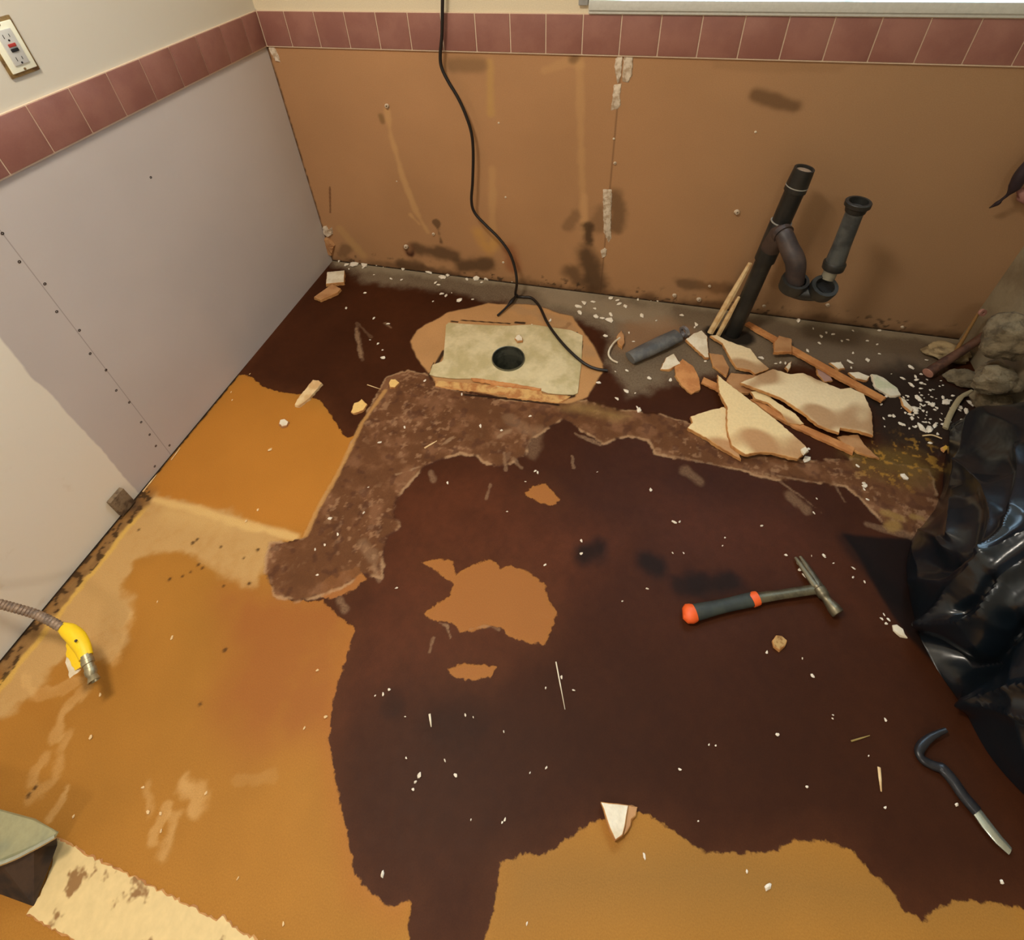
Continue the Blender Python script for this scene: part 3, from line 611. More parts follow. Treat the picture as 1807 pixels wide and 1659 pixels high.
mb.add(v, [(L_ * seg + k, L_ * seg + (k + 1) % seg, (L_ + 1) * seg + (k + 1) % seg, (L_ + 1) * seg + k) for L_ in range(LV + 1) for k in range(seg)])
mb.build('metal_plate', m_galv, vent, origin=(hc[0], hc[1], 0))
mb = MB(); mb.lathe((hc[0], hc[1], 0), (0, 0, 1), [(.012, RH - .001), (.013, RH + .0015), (.006, RH + .003), (-.005, RH - .0015), (-.16, RH - .0015), (-.16, .0005), (-.158, .0005), (-.158, RH - .003)], 48)
mb.build('duct_collar', mat('duct_metal', (128, 128, 112), .38, .7, color2=(96, 98, 88), scale=20), vent, origin=(hc[0], hc[1], 0))
slab('front_strip', [(768, 671), (830, 676), (900, 682), (956, 688), (958, 695), (1007, 699), (1000, 705), (985, 711), (940, 706), (896, 701), (893, 697), (830, 690), (768, 682)], 0, .004, [mat('rusty_cream_strip', (206, 162, 98), .7, color2=(172, 112, 58), scale=26), m_core], vent, rnd=4)
slab('wood_sliver', [(831, 667), (850, 668), (895, 675), (955, 685), (954, 688), (890, 681), (835, 671)], .005, .005, [m_orange, m_orange], vent, rnd=5)

# ------------------------------------------------------------------ drain pipes in front of the back wall
def bs(px, py, Y): return bw(px, py, Y)
base = fl(1292, 588); yb = -.13
dp = empty('drain_pipe', (base[0], yb, 0), 'black standing drain pipe with open branch and trap, right of the vent', 'drain pipe')
top = bw(1420, 297, yb); a0 = np.array([base[0], yb, 0]); ax = top - a0; Ln = np.linalg.norm(ax); ax = ax / Ln
def along(px, py): q = bw(px, py, yb); return (q - a0) @ ax
hA, hB, hW = along(1413, 328), along(1388, 392), along(1362, 425)
rp = .0265
mb = MB(); mb.lathe(a0, ax, [(0, rp), (hB, rp), (hB, rp + .001), (hA, rp + .001), (hA, .0005), (0, .0005)], 28); mb.build('standpipe', m_abs, dp)
mb = MB(); mb.lathe(a0, ax, [(hA - .018, rp + .001), (hA - .018, rp + .0045), (hA, rp + .004), (Ln, rp + .001), (Ln, rp - .004), (Ln - .012, rp - .004), (Ln - .012, .0005), (hA - .018, .0005)], 28); cp_ = mb.build('top_coupling', m_abs, dp)
mb = MB(); mb.lathe(a0 + ax * (Ln - .0116), ax, [(0, rp - .0042), (.003, rp - .0042), (.006, .0005), (0, .0005)], 24); mb.build('test_plug', mat('dusty_plug', (150, 124, 100), .8), cp_)
mb = MB()
for h in (hA - .001, hB - .001): mb = MB(); mb.lathe(a0 + ax * h, ax, [(-.0015, rp), (-.0015, rp + .0048), (.0015, rp + .0045), (.0015, rp)], 28); mb.build('solvent_ring', m_line, dp)
mb = MB(); mb.lathe(a0, ax, [(hW - .075, rp), (hW - .075, rp + .005), (hB - .004, rp + .005), (hB, rp + .003), (hB, rp)], 28); wye = mb.build('wye_fitting', m_abs, dp)
# branch: short stub forward, then a bend down into the trap nut
n1 = np.array(bw(1402, 498, -.235))
b0 = a0 + ax * (hW - .03); b1 = np.array(bw(1381, 412, -.175)); b2 = np.array(bw(1393, 438, -.205)); b3 = np.array(bw(1404, 465, -.228)); 
path = spline([b0, (b0 * .5 + b1 * .5) + np.array([0, 0, .006]), b1, b2, b3, n1], 7)
mb = MB(); mb.tube(path, [rp + .004 if i < 12 else rp + .0005 + .003 * math.exp(-((i - 25) / 5.) ** 2) for i in range(len(path))], 24); mb.build('trap_bend', m_absb, dp)
k = 14; t_ = (path[k + 1] - path[k]).normalized(); mb = MB(); mb.lathe(path[k], t_, [(-.007, rp), (-.007, rp + .006), (.006, rp + .006), (.006, rp)], 26); mb.build('joint_ring', m_absb, dp)
# slip nut 1, U-bend, slip nut 2 with open mouth
n2 = np.array(bw(1453, 508, -.255))
def nut(c, axis, name, parent, ro=.0405, ri=.030, h=.046):
    mb = MB(); mb.lathe(c - V(axis).normalized() * h * .7 if not isinstance(c, np.ndarray) else V(c) - V(axis).normalized() * h * .7, axis, [(0, ro * .86), (.003, ro * .94), (h * .78, ro), (h, ro * .96), (h, ri), (h * .35, ri), (h * .35, ri * .9), (0, ri * .9)], 26)
    for q in range(8):
        pass
    return mb.build(name, m_abs, parent)
nut(n1, (0.02, -.22, 1), 'slip_nut', dp); nut(n2, (0.05, -.42, 1), 'slip_nut', dp, .0385, .0265)
ub = spline([n1 + np.array([0, .003, -.012]), n1 + np.array([.010, 0, -.030]), (n1 + n2) / 2 + np.array([0, .004, -.034]), n2 + np.array([-.01, .010, -.028]), n2 + np.array([0, .010, -.010])], 7)
mb = MB(); mb.tube(ub, .0255, 22); mb.build('trap_elbow', m_abs, dp)
mb = MB(); mb.lathe(V(n2) + Vector((0.05, -.42, 1)).normalized() * (-.008), (0.05, -.42, 1), [(0, .0265), (.001, .0265), (.001, .0005), (0, .0005)], 20); mb.build('dark_mouth', m_black, dp)
# tailpiece: a second upright pipe rising behind the mouth
tp = np.array(bw(1516, 355, -.215)); tm = np.array(bw(1474, 462, -.215)); te = np.array(bw(1460, 492, -.228))
mb = MB(); mb.tube([te, te * .5 + tm * .5, tm + (tp - tm) * .05], .019, 22); mb.build('tailpiece', mat('pale_grey_tube', (128, 122, 104), .4, color2=(100, 96, 84), scale=20), dp)
mb = MB(); mb.tube([tm - (tp - tm) * .06, tm, tm + (tp - tm) * .3, tm + (tp - tm) * .9], [.027, .0265, .0235, .0225], 24); ext = mb.build('extension_tube', m_absg, dp)
mb = MB(); mb.lathe(V(tm), V(tp - tm), [(-.024, .024), (-.024, .030), (-.004, .031), (.002, .027), (.002, .024)], 26); mb.build('slip_nut', m_abs, dp)
mb = MB(); d = V(tp - tm).normalized(); mb.lathe(V(tp) - d * .036, d, [(0, .0215), (.004, .026), (.018, .028), (.022, .033), (.034, .033), (.036, .031), (.036, .0245), (.010, .0235), (.010, .0005), (0, .0005)], 28); mb.build('top_collar', m_abs, dp)

# ------------------------------------------------------------------ sticks and pipe stub by the drain
for nm, (p0, p1), r, lab in (('wooden_stick', (fl(1253, 588, .006), bw(1324, 464, -.095)), .0115, 'long pale wooden stick leaning on the black drain pipe'),
                             ('wooden_stick', (fl(1267, 592, .006), bw(1304, 524, -.150)), .0085, 'shorter pale wooden stick leaning between drain pipe and long stick')):
    mb = MB(); mb.tube([p0, p0 * .5 + p1 * .5, p1], [r, r * 1.05, r * .6], 6, flat=.55, up=(0, 1, 0)); tag(mb.build(nm, m_wood, smooth=False, origin='base'), lab, 'stick')
m_zinc = mat('bluish_grey_metal', (112, 110, 106), .55, .15, color2=(86, 86, 86), scale=16)
q0, q1 = fl(1112, 632, .020), fl(1196, 592, .026); stub = empty('pipe_stub', (q0[0], q0[1], 0), 'dusty grey-blue pipe stub lying on the floor beside the vent', 'pipe')
mb = MB(); mb.tube([q0 + (q1 - q0) * t for t in (0, .3, .7, 1)], [.026, .029, .030, .028], 24, flat=.66); mb.build('tube', m_zinc, stub)
mb = MB(); q2 = fl(1208, 585, .032); d = V(q2 - q0).normalized(); mb.lathe(q2, d, [(-.006, .013), (-.006, .021), (.006, .021), (.006, .013)], 24); mb.lathe(V(fl(1203, 592, .022)), d, [(-.004, .0005), (-.004, .010), (.006, .010), (.006, .0005)], 18); mb.build('end_ring', mat('zinc_ring', (150, 148, 150), .35, .6), stub)
mb = MB(); mb.tube(spline([fl(1094, 596, .014), fl(1084, 604, .016), fl(1076, 616, .018), fl(1074, 626, .016), fl(1080, 635, .010), fl(1090, 640, .006)], 6), .0035, 8)
tag(mb.build('wire', m_white, origin='base'), 'short curved white wire on the floor beside the pipe stub', 'wire')
tag(slab('plaster_lump', [(1088, 594), (1096, 583), (1101, 590), (1102, 605), (1098, 612), (1091, 606)], 0, .014, [m_tan, m_core], rnd=9), 'small tan lump at the top of the curved white wire', 'plaster')

# ------------------------------------------------------------------ broken plaster and lath pile
def piece(name, poly, h, t, mats, label, cat, tilt=(0, 0), rnd=1, **k): return tag(slab(name, poly, h, t, mats, None, tilt, rnd=rnd, **k), label, cat)
piece('plaster_piece', [(1210, 599), (1224, 588), (1238, 583), (1248, 593), (1251, 631), (1244, 631)], 0.012, .010, [m_white, m_core], 'smooth cream triangular plaster piece at the foot of the sticks', 'plaster', (.0, .12), 1)
piece('plaster_piece', [(1253, 592), (1264, 591), (1286, 602), (1324, 615), (1337, 633), (1357, 650), (1353, 653), (1333, 660), (1324, 653), (1300, 649), (1289, 633), (1275, 606)], .016, .010, [m_buff, m_core], 'long buff plaster shard below the foot of the drain pipe', 'plaster', (.1, .1), 2)
piece('board_scrap', [(1252, 623), (1275, 626), (1287, 649), (1282, 664), (1258, 646)], 0.003, .008, [m_tan, m_core], 'tan board scrap under the long buff shard', 'board scrap', (0, 0), 3)
piece('board_scrap', [(1191, 647), (1204, 633), (1212, 638), (1224, 647), (1234, 667), (1236, 687), (1220, 695), (1204, 681), (1193, 664)], 0.001, .010, [m_orange, m_core], 'rounded orange-tan board scrap at the near left of the pile', 'board scrap', (0, .05), 4)
piece('plaster_piece', [(1165, 652), (1175, 631), (1189, 624), (1201, 642), (1180, 652)], 0.001, .012, [m_white, m_core], 'small white plaster piece with a tan edge, leftmost in the pile', 'plaster', (.1, .1), 5)
piece('board_scrap', [(1282, 672), (1290, 658), (1335, 662), (1345, 680), (1320, 694), (1300, 692)], 0.004, .010, [m_tan, m_core], 'flat brown board scrap tucked under the large buff slab', 'board scrap', (0, 0), 6)
piece('wooden_lath', [(1242, 665), (1268, 677), (1270, 690), (1238, 675)], 0.004, .008, [m_orange, m_orange], 'short orange lath end left of the cream triangle', 'lath', (0, 0), 7, jit=.0004)
piece('wooden_lath', [(1324, 704), (1335, 704), (1400, 742), (1477, 775), (1509, 790), (1505, 800), (1472, 785), (1408, 756), (1355, 728)], .001, .009, [m_orange, m_orange], 'long orange lath lying beside the large buff slab, near side', 'lath', (0, 0), 8, jit=.0005)
piece('board_scrap', [(1479, 770), (1514, 766), (1525, 784), (1552, 809), (1519, 800), (1490, 786)], .001, .007, [m_tan, m_core], 'pointed brown board scrap at the near right end of the pile', 'board scrap', (0, 0), 9)
piece('plaster_piece', [(1324, 691), (1342, 688), (1373, 711), (1404, 730), (1419, 748), (1412, 750), (1390, 746), (1377, 728), (1355, 711), (1333, 704)], .011, .007, [m_tri, m_core], 'narrow cream plaster strip between the slab and the triangle', 'plaster', (0, .1), 10)
piece('plaster_piece', [(1342, 660), (1364, 651), (1395, 660), (1417, 658), (1455, 675), (1483, 686), (1501, 684), (1525, 695), (1539, 728), (1541, 769), (1517, 761), (1483, 755), (1481, 764), (1443, 750), (1417, 728), (1377, 702), (1306, 675)], .030, .010, [m_buff, m_core], 'largest buff plaster slab with brown patch, middle of the pile', 'plaster', (.0, .06), 11)
piece('plaster_piece', [(1218, 735), (1245, 726), (1277, 718), (1296, 730), (1300, 786), (1308, 810), (1275, 792), (1253, 777), (1213, 755), (1222, 746)], .006, .012, [m_tri, m_core], 'cream plaster piece under the big triangle, at its left', 'plaster', (0, .04), 12)
piece('plaster_piece', [(1266, 661), (1304, 691), (1368, 739), (1421, 786), (1427, 795), (1408, 810), (1362, 799), (1342, 798), (1315, 802), (1291, 786), (1283, 759), (1283, 718), (1269, 693)], .022, .011, [m_tri, m_core], 'big cream triangular board piece with brown corner, front of the pile', 'plaster', (.02, .05), 13)
piece('wooden_lath', [(1315, 571), (1322, 567), (1420, 622), (1500, 666), (1564, 701), (1556, 708), (1480, 667), (1400, 622)], .012, .010, [m_orange, m_orange], 'long orange lath behind the pile running from the drain pipe', 'lath', (0, 0), 14, jit=.0005)
piece('wooden_block', [(1366, 604), (1375, 592), (1397, 598), (1397, 621), (1366, 621)], .023, .012, [m_tan, m_orange], 'small tan block lying across the rear orange lath', 'block', (0, 0), 15)
piece('plaster_piece', [(1538, 660), (1547, 661), (1559, 666), (1583, 684), (1590, 697), (1572, 699), (1545, 684)], .004, .008, [m_green, m_white], 'pale greenish plaster flake beyond the right end of the rear lath', 'plaster', (0, .1), 16)
piece('plaster_piece', [(1464, 640), (1484, 638), (1491, 650), (1480, 652)], .002, .007, [m_white, m_core], 'white plaster flake midway behind the rear orange lath', 'plaster', (0, .1), 17)
piece('plaster_piece', [(1497, 657), (1515, 656), (1535, 664), (1530, 672), (1510, 668)], .002, .008, [m_white, m_core], 'pinkish white flake between rear lath and greenish flake', 'plaster', (0, .1), 18)
piece('plaster_piece', [(1440, 647), (1452, 655), (1466, 664), (1470, 672), (1455, 674), (1443, 660)], .002, .006, [mat('mauve_plaster', (172, 136, 124), .85), m_core], 'dull mauve flake at the near edge of the rear lath', 'plaster', (0, 0), 19)
piece('plaster_piece', [(1414, 792), (1421, 788), (1427, 795), (1419, 802)], .034, .007, [m_white, m_white], 'tiny square white chip on the tip of the big triangle', 'plaster', (0, 0), 20)
piece('plaster_piece', [(1386, 648), (1392, 640), (1397, 637), (1396, 646), (1391, 655)], .002, .008, [m_white, m_core], 'white flake behind the top edge of the large slab', 'plaster', (0, 0), 21)
piece('plaster_piece', [(1588, 700), (1598, 705), (1612, 722), (1608, 727), (1594, 716)], .002, .007, [m_white, m_core], 'white flake at the left edge of the dark dirt', 'plaster', (0, 0), 22)
# pieces elsewhere
piece('plaster_block', [(577, 480), (608, 477), (607, 498), (575, 501)], 0, .016, [m_white, m_core], 'cream plaster block on the floor in the far left corner', 'plaster', (0, 0), 23, jit=.0006)
piece('board_scrap', [(554, 524), (586, 501), (601, 509), (596, 516), (565, 529)], 0, .014, [m_tan, m_core], 'tan board scrap in front of the corner plaster block', 'board scrap', (0, 0), 24, jit=.0006)
piece('wood_chip', [(520, 714), (524, 705), (552, 670), (562, 671), (568, 676), (546, 702), (527, 716)], 0, .012, [m_wood, m_wood], 'splintered pale wood chip on the orange floor', 'wood chip', (0, 0), 25)
piece('stone_chip', [(492, 748), (494, 741), (502, 739), (509, 744), (506, 751), (497, 753)], 0, .008, [m_white, m_tan], 'small round cream chip alone on the orange floor', 'chip', (0, 0), 26)
piece('plaster_piece', [(619, 727), (625, 711), (632, 709), (638, 704), (644, 710), (648, 713), (641, 724), (623, 730)], 0, .008, [mat('yellowed_plaster', (226, 186, 112), .85), m_core], 'jagged yellowish plaster piece on the dark stain beside the felt edge', 'plaster', (0, 0), 27)
piece('plaster_piece', [(686, 676), (690, 669), (698, 669), (705, 675), (697, 684), (688, 683)], 0, .010, [mat('yellowed_plaster', (226, 186, 112), .85), m_core], 'faceted cream lump left of the vent plate corner', 'plaster', (0, 0), 28)
tp_ = piece('plaster_piece', [(1060, 1415), (1090, 1418), (1109, 1421), (1106, 1440), (1099, 1474), (1086, 1483), (1076, 1462)], 0.001, .016, [m_white, m_core], 'white triangular plaster shard on the stain edge, nearest the camera', 'plaster', (.0, .0), 29, step=.012)
slab('broken_edge', [(1107, 1421), (1125, 1424), (1122, 1440), (1114, 1446), (1113, 1457), (1100, 1475), (1104, 1445)], 0.001, .009, [m_tan, m_core], tp_, rnd=33)['label'] = 'tan broken edge'
piece('wood_chip', [(1363, 1130), (1370, 1121), (1380, 1122), (1389, 1130), (1386, 1140), (1376, 1147), (1366, 1141)], 0, .009, [mat('ochre_crumb', (186, 150, 96), .9, color2=(140, 100, 56), scale=80), m_core], 'ochre crumbly lump on the stain below the hammer', 'lump', (0, 0), 30)
piece('plaster_piece', [(1575, 1103), (1583, 1102), (1594, 1110), (1602, 1126), (1590, 1122), (1577, 1112)], 0, .006, [m_white, m_white], 'white flake lying at the foot of the black bag', 'plaster', (0, 0), 31)
piece('plaster_piece', [(911, 592), (917, 590), (922, 596), (922, 601), (913, 602), (908, 597)], .008, .008, [m_white, m_core], 'white crumb resting on the vent plate behind the hole', 'plaster', (0, 0), 32)

# ------------------------------------------------------------------ hammer
H = empty('hammer', fl(1340, 1075), 'claw hammer with dark grip and orange end, lying on the stain', 'hammer')
g0, g1, g2 = fl(1222, 1082, .016), fl(1335, 1056, .016), fl(1440, 1040, .018)
m_grip = mat('dark_rubber_grip', (56, 62, 56), .6, color2=(46, 52, 50), scale=30, bstr=.3)
m_org = mat('orange_rubber', (240, 98, 40), .5, bstr=.1, grain=.03)
d = V(g1 - g0).normalized()
mb = MB(); L_ = np.linspace(0, 1, 9); mb.tube([g0 + (g1 - g0) * t for t in L_], [.0185, .0180, .0165, .0155, .0150, .0150, .0155, .0158, .0150], 18, flat=.72, up=(0, 0, 1)); mb.build('grip', m_grip, H)
mb = MB(); e0 = fl(1198, 1078, .017); mb.tube([V(g0) + d * .006, V(g0), V(g0) - d * .008, V(g0) - d * .018 + Vector((0, -.002, 0)), V(g0) - d * .024], [.0186, .0205, .0215, .017, .008], 18, flat=.78, up=(0, 0, 1)); mb.build('end_cap', m_org, H)
mb = MB(); mb.tube([V(g1) - d * .010 + Vector((-.004, -.004, 0)), V(g1) - d * .002, V(g1) + d * .004], [.0155, .0162, .0150], 18, flat=.78, up=(0, 0, 1)); mb.build('orange_band', m_org, H)
mb = MB(); mb.tube([V(g1), V(g1 * .6 + g2 * .4), V(g2)], [.0125, .0108, .0112], 14, flat=.6, up=(0, 0, 1)); mb.build('shaft', mat('satin_steel_shaft', (118, 110, 88), .4, .7, color2=(96, 90, 74), scale=40), H)
c0, c1, c2, c3 = fl(1408, 983, .010), fl(1428, 1012, .017), fl(1446, 1040, .021), fl(1462, 1062, .021); c4 = fl(1478, 1082, .020)
mb = MB(); mb.tube(spline([c2 + (c3 - c2) * -.3, c2, c2 * .5 + c3 * .5, c3], 5), [.012] * 4 + [.015] * 4 + [.014] * 3 + [.012, .0105, .0105, .0105, .0105], 16, flat=.9)
hd = mb.build('head', m_steel, H)
mb = MB(); dd = V(c4 - c3).normalized(); mb.lathe(V(c3), dd, [(-.004, .0105), (.006, .0125), (.014, .0150), (.026, .0152), (.028, .0138), (.028, .0005), (-.004, .0005)], 22); mb.build('striking_face', m_steel, H)
mb = MB()
for s in (-1, 1):
    sd_ = V(c1 - c0).normalized().cross(Vector((0, 0, 1))) * s
    mb.tube(spline([V(c2) + sd_ * .003, V(c1) + sd_ * .0055, V(c0) + sd_ * .0065], 6), [.0115, .0108, .010, .0095, .009, .0085, .008, .0075, .007, .0065, .006, .005, .004], 10, flat=.75)
mb.build('claw', m_steel, H)

# ------------------------------------------------------------------ pry bar
pb = empty('pry_bar', fl(1700, 1400), 'small black pry bar with hooked end and bright tip beside the bag', 'pry bar')
pth = [fl(1670, 1288, .020), fl(1648, 1298, .016), fl(1632, 1310, .012), fl(1622, 1325, .009), fl(1627, 1339, .008), fl(1645, 1350, .008), fl(1664, 1358, .008), fl(1682, 1378, .008), fl(1700, 1404, .008), fl(1724, 1432, .008)]
sp = spline(pth, 6); n = len(sp)
mb = MB(); mb.tube(sp, [.0042 + .004 * min(1, i / 14) + (.0025 if i > 34 else 0) for i in range(n)], 12, flat=.7, up=(0, 0, 1)); mb.build('hooked_bar', mat('black_enamel', (46, 46, 50), .3, .3, color2=(36, 36, 40), scale=20), pb)
mb = MB(); mb.tube([fl(1722, 1430, .008), fl(1740, 1455, .008), fl(1762, 1482, .007), fl(1782, 1502, .004)], [.0095, .0105, .0095, .0075], 10, flat=.45, up=(0, 0, 1)); mb.build('bright_tip', m_chrome, pb)

# ------------------------------------------------------------------ black bin bag
def build_bag():
    c = np.array([2.33, -.86])
    outline = fp([(1606, 962), (1598, 1000), (1606, 1060), (1620, 1118), (1640, 1160), (1668, 1205), (1702, 1250), (1722, 1296), (1752, 1345), (1807, 1405)]) + [np.array(q) for q in ((2.28, -1.40), (2.475, -1.42), (2.478, -.42), (2.38, -.43), (2.31, -.47), (2.27, -.56), (2.235, -.66), (2.19, -.74), (2.13, -.81))]
    nu, nv = 620, 210
    th = np.linspace(0, 2 * np.pi, nu, endpoint=False); rb = np.full(nu, .3)
    for k, a in enumerate(th):
        dx, dy = np.cos(a), np.sin(a)
        for p, q in zip(outline, outline[1:] + outline[:1]):
            e = q - p; den = dx * e[1] - dy * e[0]
            if abs(den) < 1e-9: continue
            w = p - c; t = (w[0] * e[1] - w[1] * e[0]) / den; s = (w[0] * dy - w[1] * dx) / den
            if t > 0 and 0 <= s <= 1: rb[k] = t
    kern = np.hanning(19); kern /= kern.sum(); rb = np.convolve(np.r_[rb[-9:], rb, rb[:9]], kern, 'valid')
    v = np.linspace(0, 1, nv + 1)[:, None]; Hh = .37
    prof = np.sqrt(np.clip(1 - v ** 2.3, 0, 1)); R = rb[None, :] * (prof * .985 + .015)
    G = np.stack([c[0] + R * np.cos(th), c[1] + R * np.sin(th), Hh * v * np.ones_like(R)], -1)
    du = np.roll(G, -1, 1) - np.roll(G, 1, 1); dv = np.gradient(G, axis=0); nrm = np.cross(du, dv); nrm /= np.linalg.norm(nrm, axis=-1, keepdims=True) + 1e-9
    # creases of the film, traced on the side of the bag that faces the room
    rel = (G - CAM) @ R3; U = PPX + FPX * rel[..., 0] / -rel[..., 2]; Wv = PPY - FPX * rel[..., 1] / -rel[..., 2]
    face = np.clip(-(((G - CAM) * nrm).sum(-1)) * 3, 0, 1)
    def dist(pts):
        d = np.full(U.shape, 1e9)
        for a, b_ in zip(pts[:-1], pts[1:]):
            a = np.array(a, float); e = np.array(b_, float) - a; t = np.clip(((U - a[0]) * e[0] + (Wv - a[1]) * e[1]) / (e @ e), 0, 1)
            d = np.minimum(d, np.hypot(U - a[0] - t * e[0], Wv - a[1] - t * e[1]))
        return d
    h = np.zeros(U.shape)
    for pts, amp, w in (([(1637, 1109), (1705, 1102), (1740, 1087), (1763, 1051), (1776, 1029), (1830, 990)], .026, 17), ([(1646, 1105), (1687, 1051), (1740, 1011), (1807, 957), (1860, 930)], .020, 13), ([(1651, 1194), (1678, 1221), (1709, 1252)], .016, 12),
                        ([(1709, 1248), (1758, 1226), (1807, 1212), (1860, 1205)], .022, 13), ([(1709, 1252), (1749, 1248), (1807, 1264), (1860, 1280)], .018, 12), ([(1722, 1230), (1749, 1194), (1776, 1158), (1807, 1127), (1850, 1090)], .024, 15),
                        ([(1680, 945), (1687, 877), (1709, 823)], .020, 12), ([(1709, 823), (1745, 868), (1756, 921), (1751, 988)], .018, 14), ([(1758, 984), (1785, 944), (1798, 859), (1810, 800)], .024, 15), ([(1611, 1031), (1669, 1029), (1731, 1006)], .016, 14),
                        ([(1630, 940), (1660, 952), (1668, 966)], .014, 9), ([(1700, 760), (1758, 712), (1830, 705)], .018, 22), ([(1770, 1110), (1807, 1085), (1850, 1075)], .016, 10)):
        d = dist(pts); h += amp * np.exp(-(d / w) ** 1.25) * face
    for pts, amp, w in (([(1640, 1150), (1690, 1182), (1735, 1182), (1765, 1150), (1790, 1110)], .060, 26), ([(1650, 1000), (1672, 1004)], .020, 22), ([(1760, 1030), (1735, 1060), (1700, 1080)], .020, 12), ([(1720, 960), (1735, 900)], .014, 24), ([(1775, 900), (1790, 830)], .02, 20)):
        d = dist(pts); h -= amp * np.exp(-(d / w) ** 2) * face
    fold = np.zeros(U.shape)
    for jj in range(nv + 1):
        for ii in range(nu):
            g = G[jj, ii]; q = Vector((g[0] * 3.2 + g[2] * 2, g[1] * 3.2 - g[2], g[2] * 2.6)); q = q + mnoise.noise_vector(q) * .4
            a = max(0, 1 - abs(mnoise.noise(q * 1.3)) * 2.3)
            fold[jj, ii] = .024 * a * a + .035 * mnoise.noise(q * .8 + Vector((9, 9, 9)))
    h += fold * (1 - .55 * face)
    h *= np.clip(v * 9, 0, 1)
    G = G + nrm * h[..., None]
    G[..., 0] = np.minimum(G[..., 0], 2.479); G[..., 2] = np.maximum(G[..., 2], .0012)
    P = G.reshape(-1, 3); F = [(jj * nu + ii, jj * nu + (ii + 1) % nu, (jj + 1) * nu + (ii + 1) % nu, (jj + 1) * nu + ii) for jj in range(nv) for ii in range(nu)]
    F.append(tuple(range(nv * nu, (nv + 1) * nu)))
    m = bpy.data.materials.new('black_plastic_film'); nt, b = nodes(m); co = coord(nt)
    b.inputs['Base Color'].default_value = rgba((14, 22, 29)); b.inputs['Roughness'].default_value = .25; b.inputs['Specular IOR Level'].default_value = .6
    bump(nt, b, noise_n(nt, 11, 3, .5, co), .22, .015)
    o = obj('rubbish_bag', P, F, m, None, True, (c[0], c[1], 0)); o.data.shade_smooth()
    return tag(o, 'large black plastic rubbish bag slumped against the right wall', 'bag')
bag = build_bag()

# ------------------------------------------------------------------ gas connector hose
hs = empty('gas_hose', (.03, -1.57, .21), 'grey braided gas hose with yellow valve handle by the left wall', 'hose')
hp = [np.array([.004, -1.585, .30]), lw(-40, 1056, .03), lw(0, 1066, .055), lw(30, 1074, .085), lw(60, 1083, .115), fl(85, 1094, .128), fl(110, 1108, .122)]
sp = spline(hp, 14); n = len(sp)
mb = MB(); mb.tube(sp, [.0092 + .0009 * math.sin(i * 2.1) for i in range(n)], 14); mb.build('braided_hose', mat('grey_braid', (150, 128, 108), .5, .3, color2=(120, 104, 92), scale=90, bstr=.5, bscale=500), hs)
m_yel = mat('yellow_plastic', (244, 204, 24), .45, bstr=.1, grain=.03)
mb = MB(); yb_ = [fl(108, 1106, .122), fl(122, 1114, .120), fl(136, 1127, .116), fl(146, 1143, .112), fl(152, 1160, .108)]
mb.tube(spline(yb_, 4), [.0095, .011, .013, .0145, .0155, .016, .0165, .017, .017, .017, .0165, .016, .0155, .015, .0145, .014, .0135], 16, flat=.75); yv = mb.build('yellow_sleeve', m_yel, hs)
tag(slab('yellow_tag', [(116, 1122), (126, 1120), (140, 1140), (148, 1172), (132, 1182), (118, 1158)], .098, .0015, [m_yel, m_yel], hs, (.15, .2), jit=.0002), 'yellow tag', None)
slab('paper_tag', [(117, 1154), (124, 1160), (134, 1180), (142, 1182), (124, 1195), (117, 1175)], .090, .0008, [m_white, m_white], hs, (.15, .2), jit=.0002)
mb = MB(); mb.lathe(V(fl(134, 1131, .132)), (0.2, -.1, 1), [(0, .003), (.002, .0026), (.002, .0005), (0, .0005)], 10); mb.build('rivet', m_screw, yv)
f0, f1 = fl(152, 1160, .108), fl(166, 1202, .092); d = V(f1 - f0); Lf = d.length; d.normalize()
m_fit = mat('dull_nickel', (168, 158, 128), .4, .65, color2=(140, 130, 104), scale=60)
mb = MB(); mb.lathe(V(f0), d, [(-.004, .011), (.006, .011), (.007, .0125), (.016, .0125), (.017, .010), (.026, .010), (.027, .0115), (.036, .0115), (Lf - .012, .0085), (Lf, .0120), (Lf, .0095), (Lf - .010, .006), (Lf - .010, .0005), (-.004, .0005)], 22); ft = mb.build('flare_fitting', m_fit, hs)
mb = MB(); mb.lathe(V(f0) + d * (Lf - .0098), d, [(0, .0066), (.0004, .0066), (.0004, .0003), (0, .0003)], 14); mb.build('bore', m_black, ft)

# ------------------------------------------------------------------ things at the near left corner
m_rem = mat('cream_vinyl', (214, 186, 130), .55, color2=(140, 100, 52), scale=13, lo=.57, hi=.63, bstr=.3, bscale=60)
rem = slab('vinyl_remnant', [(100, 1478), (125, 1490), (160, 1510), (200, 1530), (255, 1556), (300, 1580), (350, 1605), (382, 1624), (392, 1614), (420, 1640), (470, 1665), (540, 1710), (420, 1790), (250, 1740), (130, 1660), (100, 1645), (45, 1615), (70, 1580), (90, 1530)], 0, .0025, [m_rem, m_core], None, rnd=40, jit=.0022, step=.006)
tag(rem, 'torn cream vinyl flooring remnant with brown glue stains at the near left corner', 'vinyl')
tr = empty('sheet_metal_tray', fl(-30, 1500, 0), 'galvanised sheet metal corner jutting in over the vinyl remnant', 'sheet metal')
m_tray = mat('galvanised_sheet', (168, 164, 128), .38, .55, color2=(140, 144, 120), scale=7, lo=.4, hi=.6, bstr=.15)
slab('pan', [(-140, 1385), (0, 1429), (60, 1446), (92, 1462), (101, 1469), (97, 1474), (60, 1492), (0, 1518), (-140, 1560)], .080, .003, [m_tray, m_tray], tr, (.0, .0), jit=.0001, step=.05)
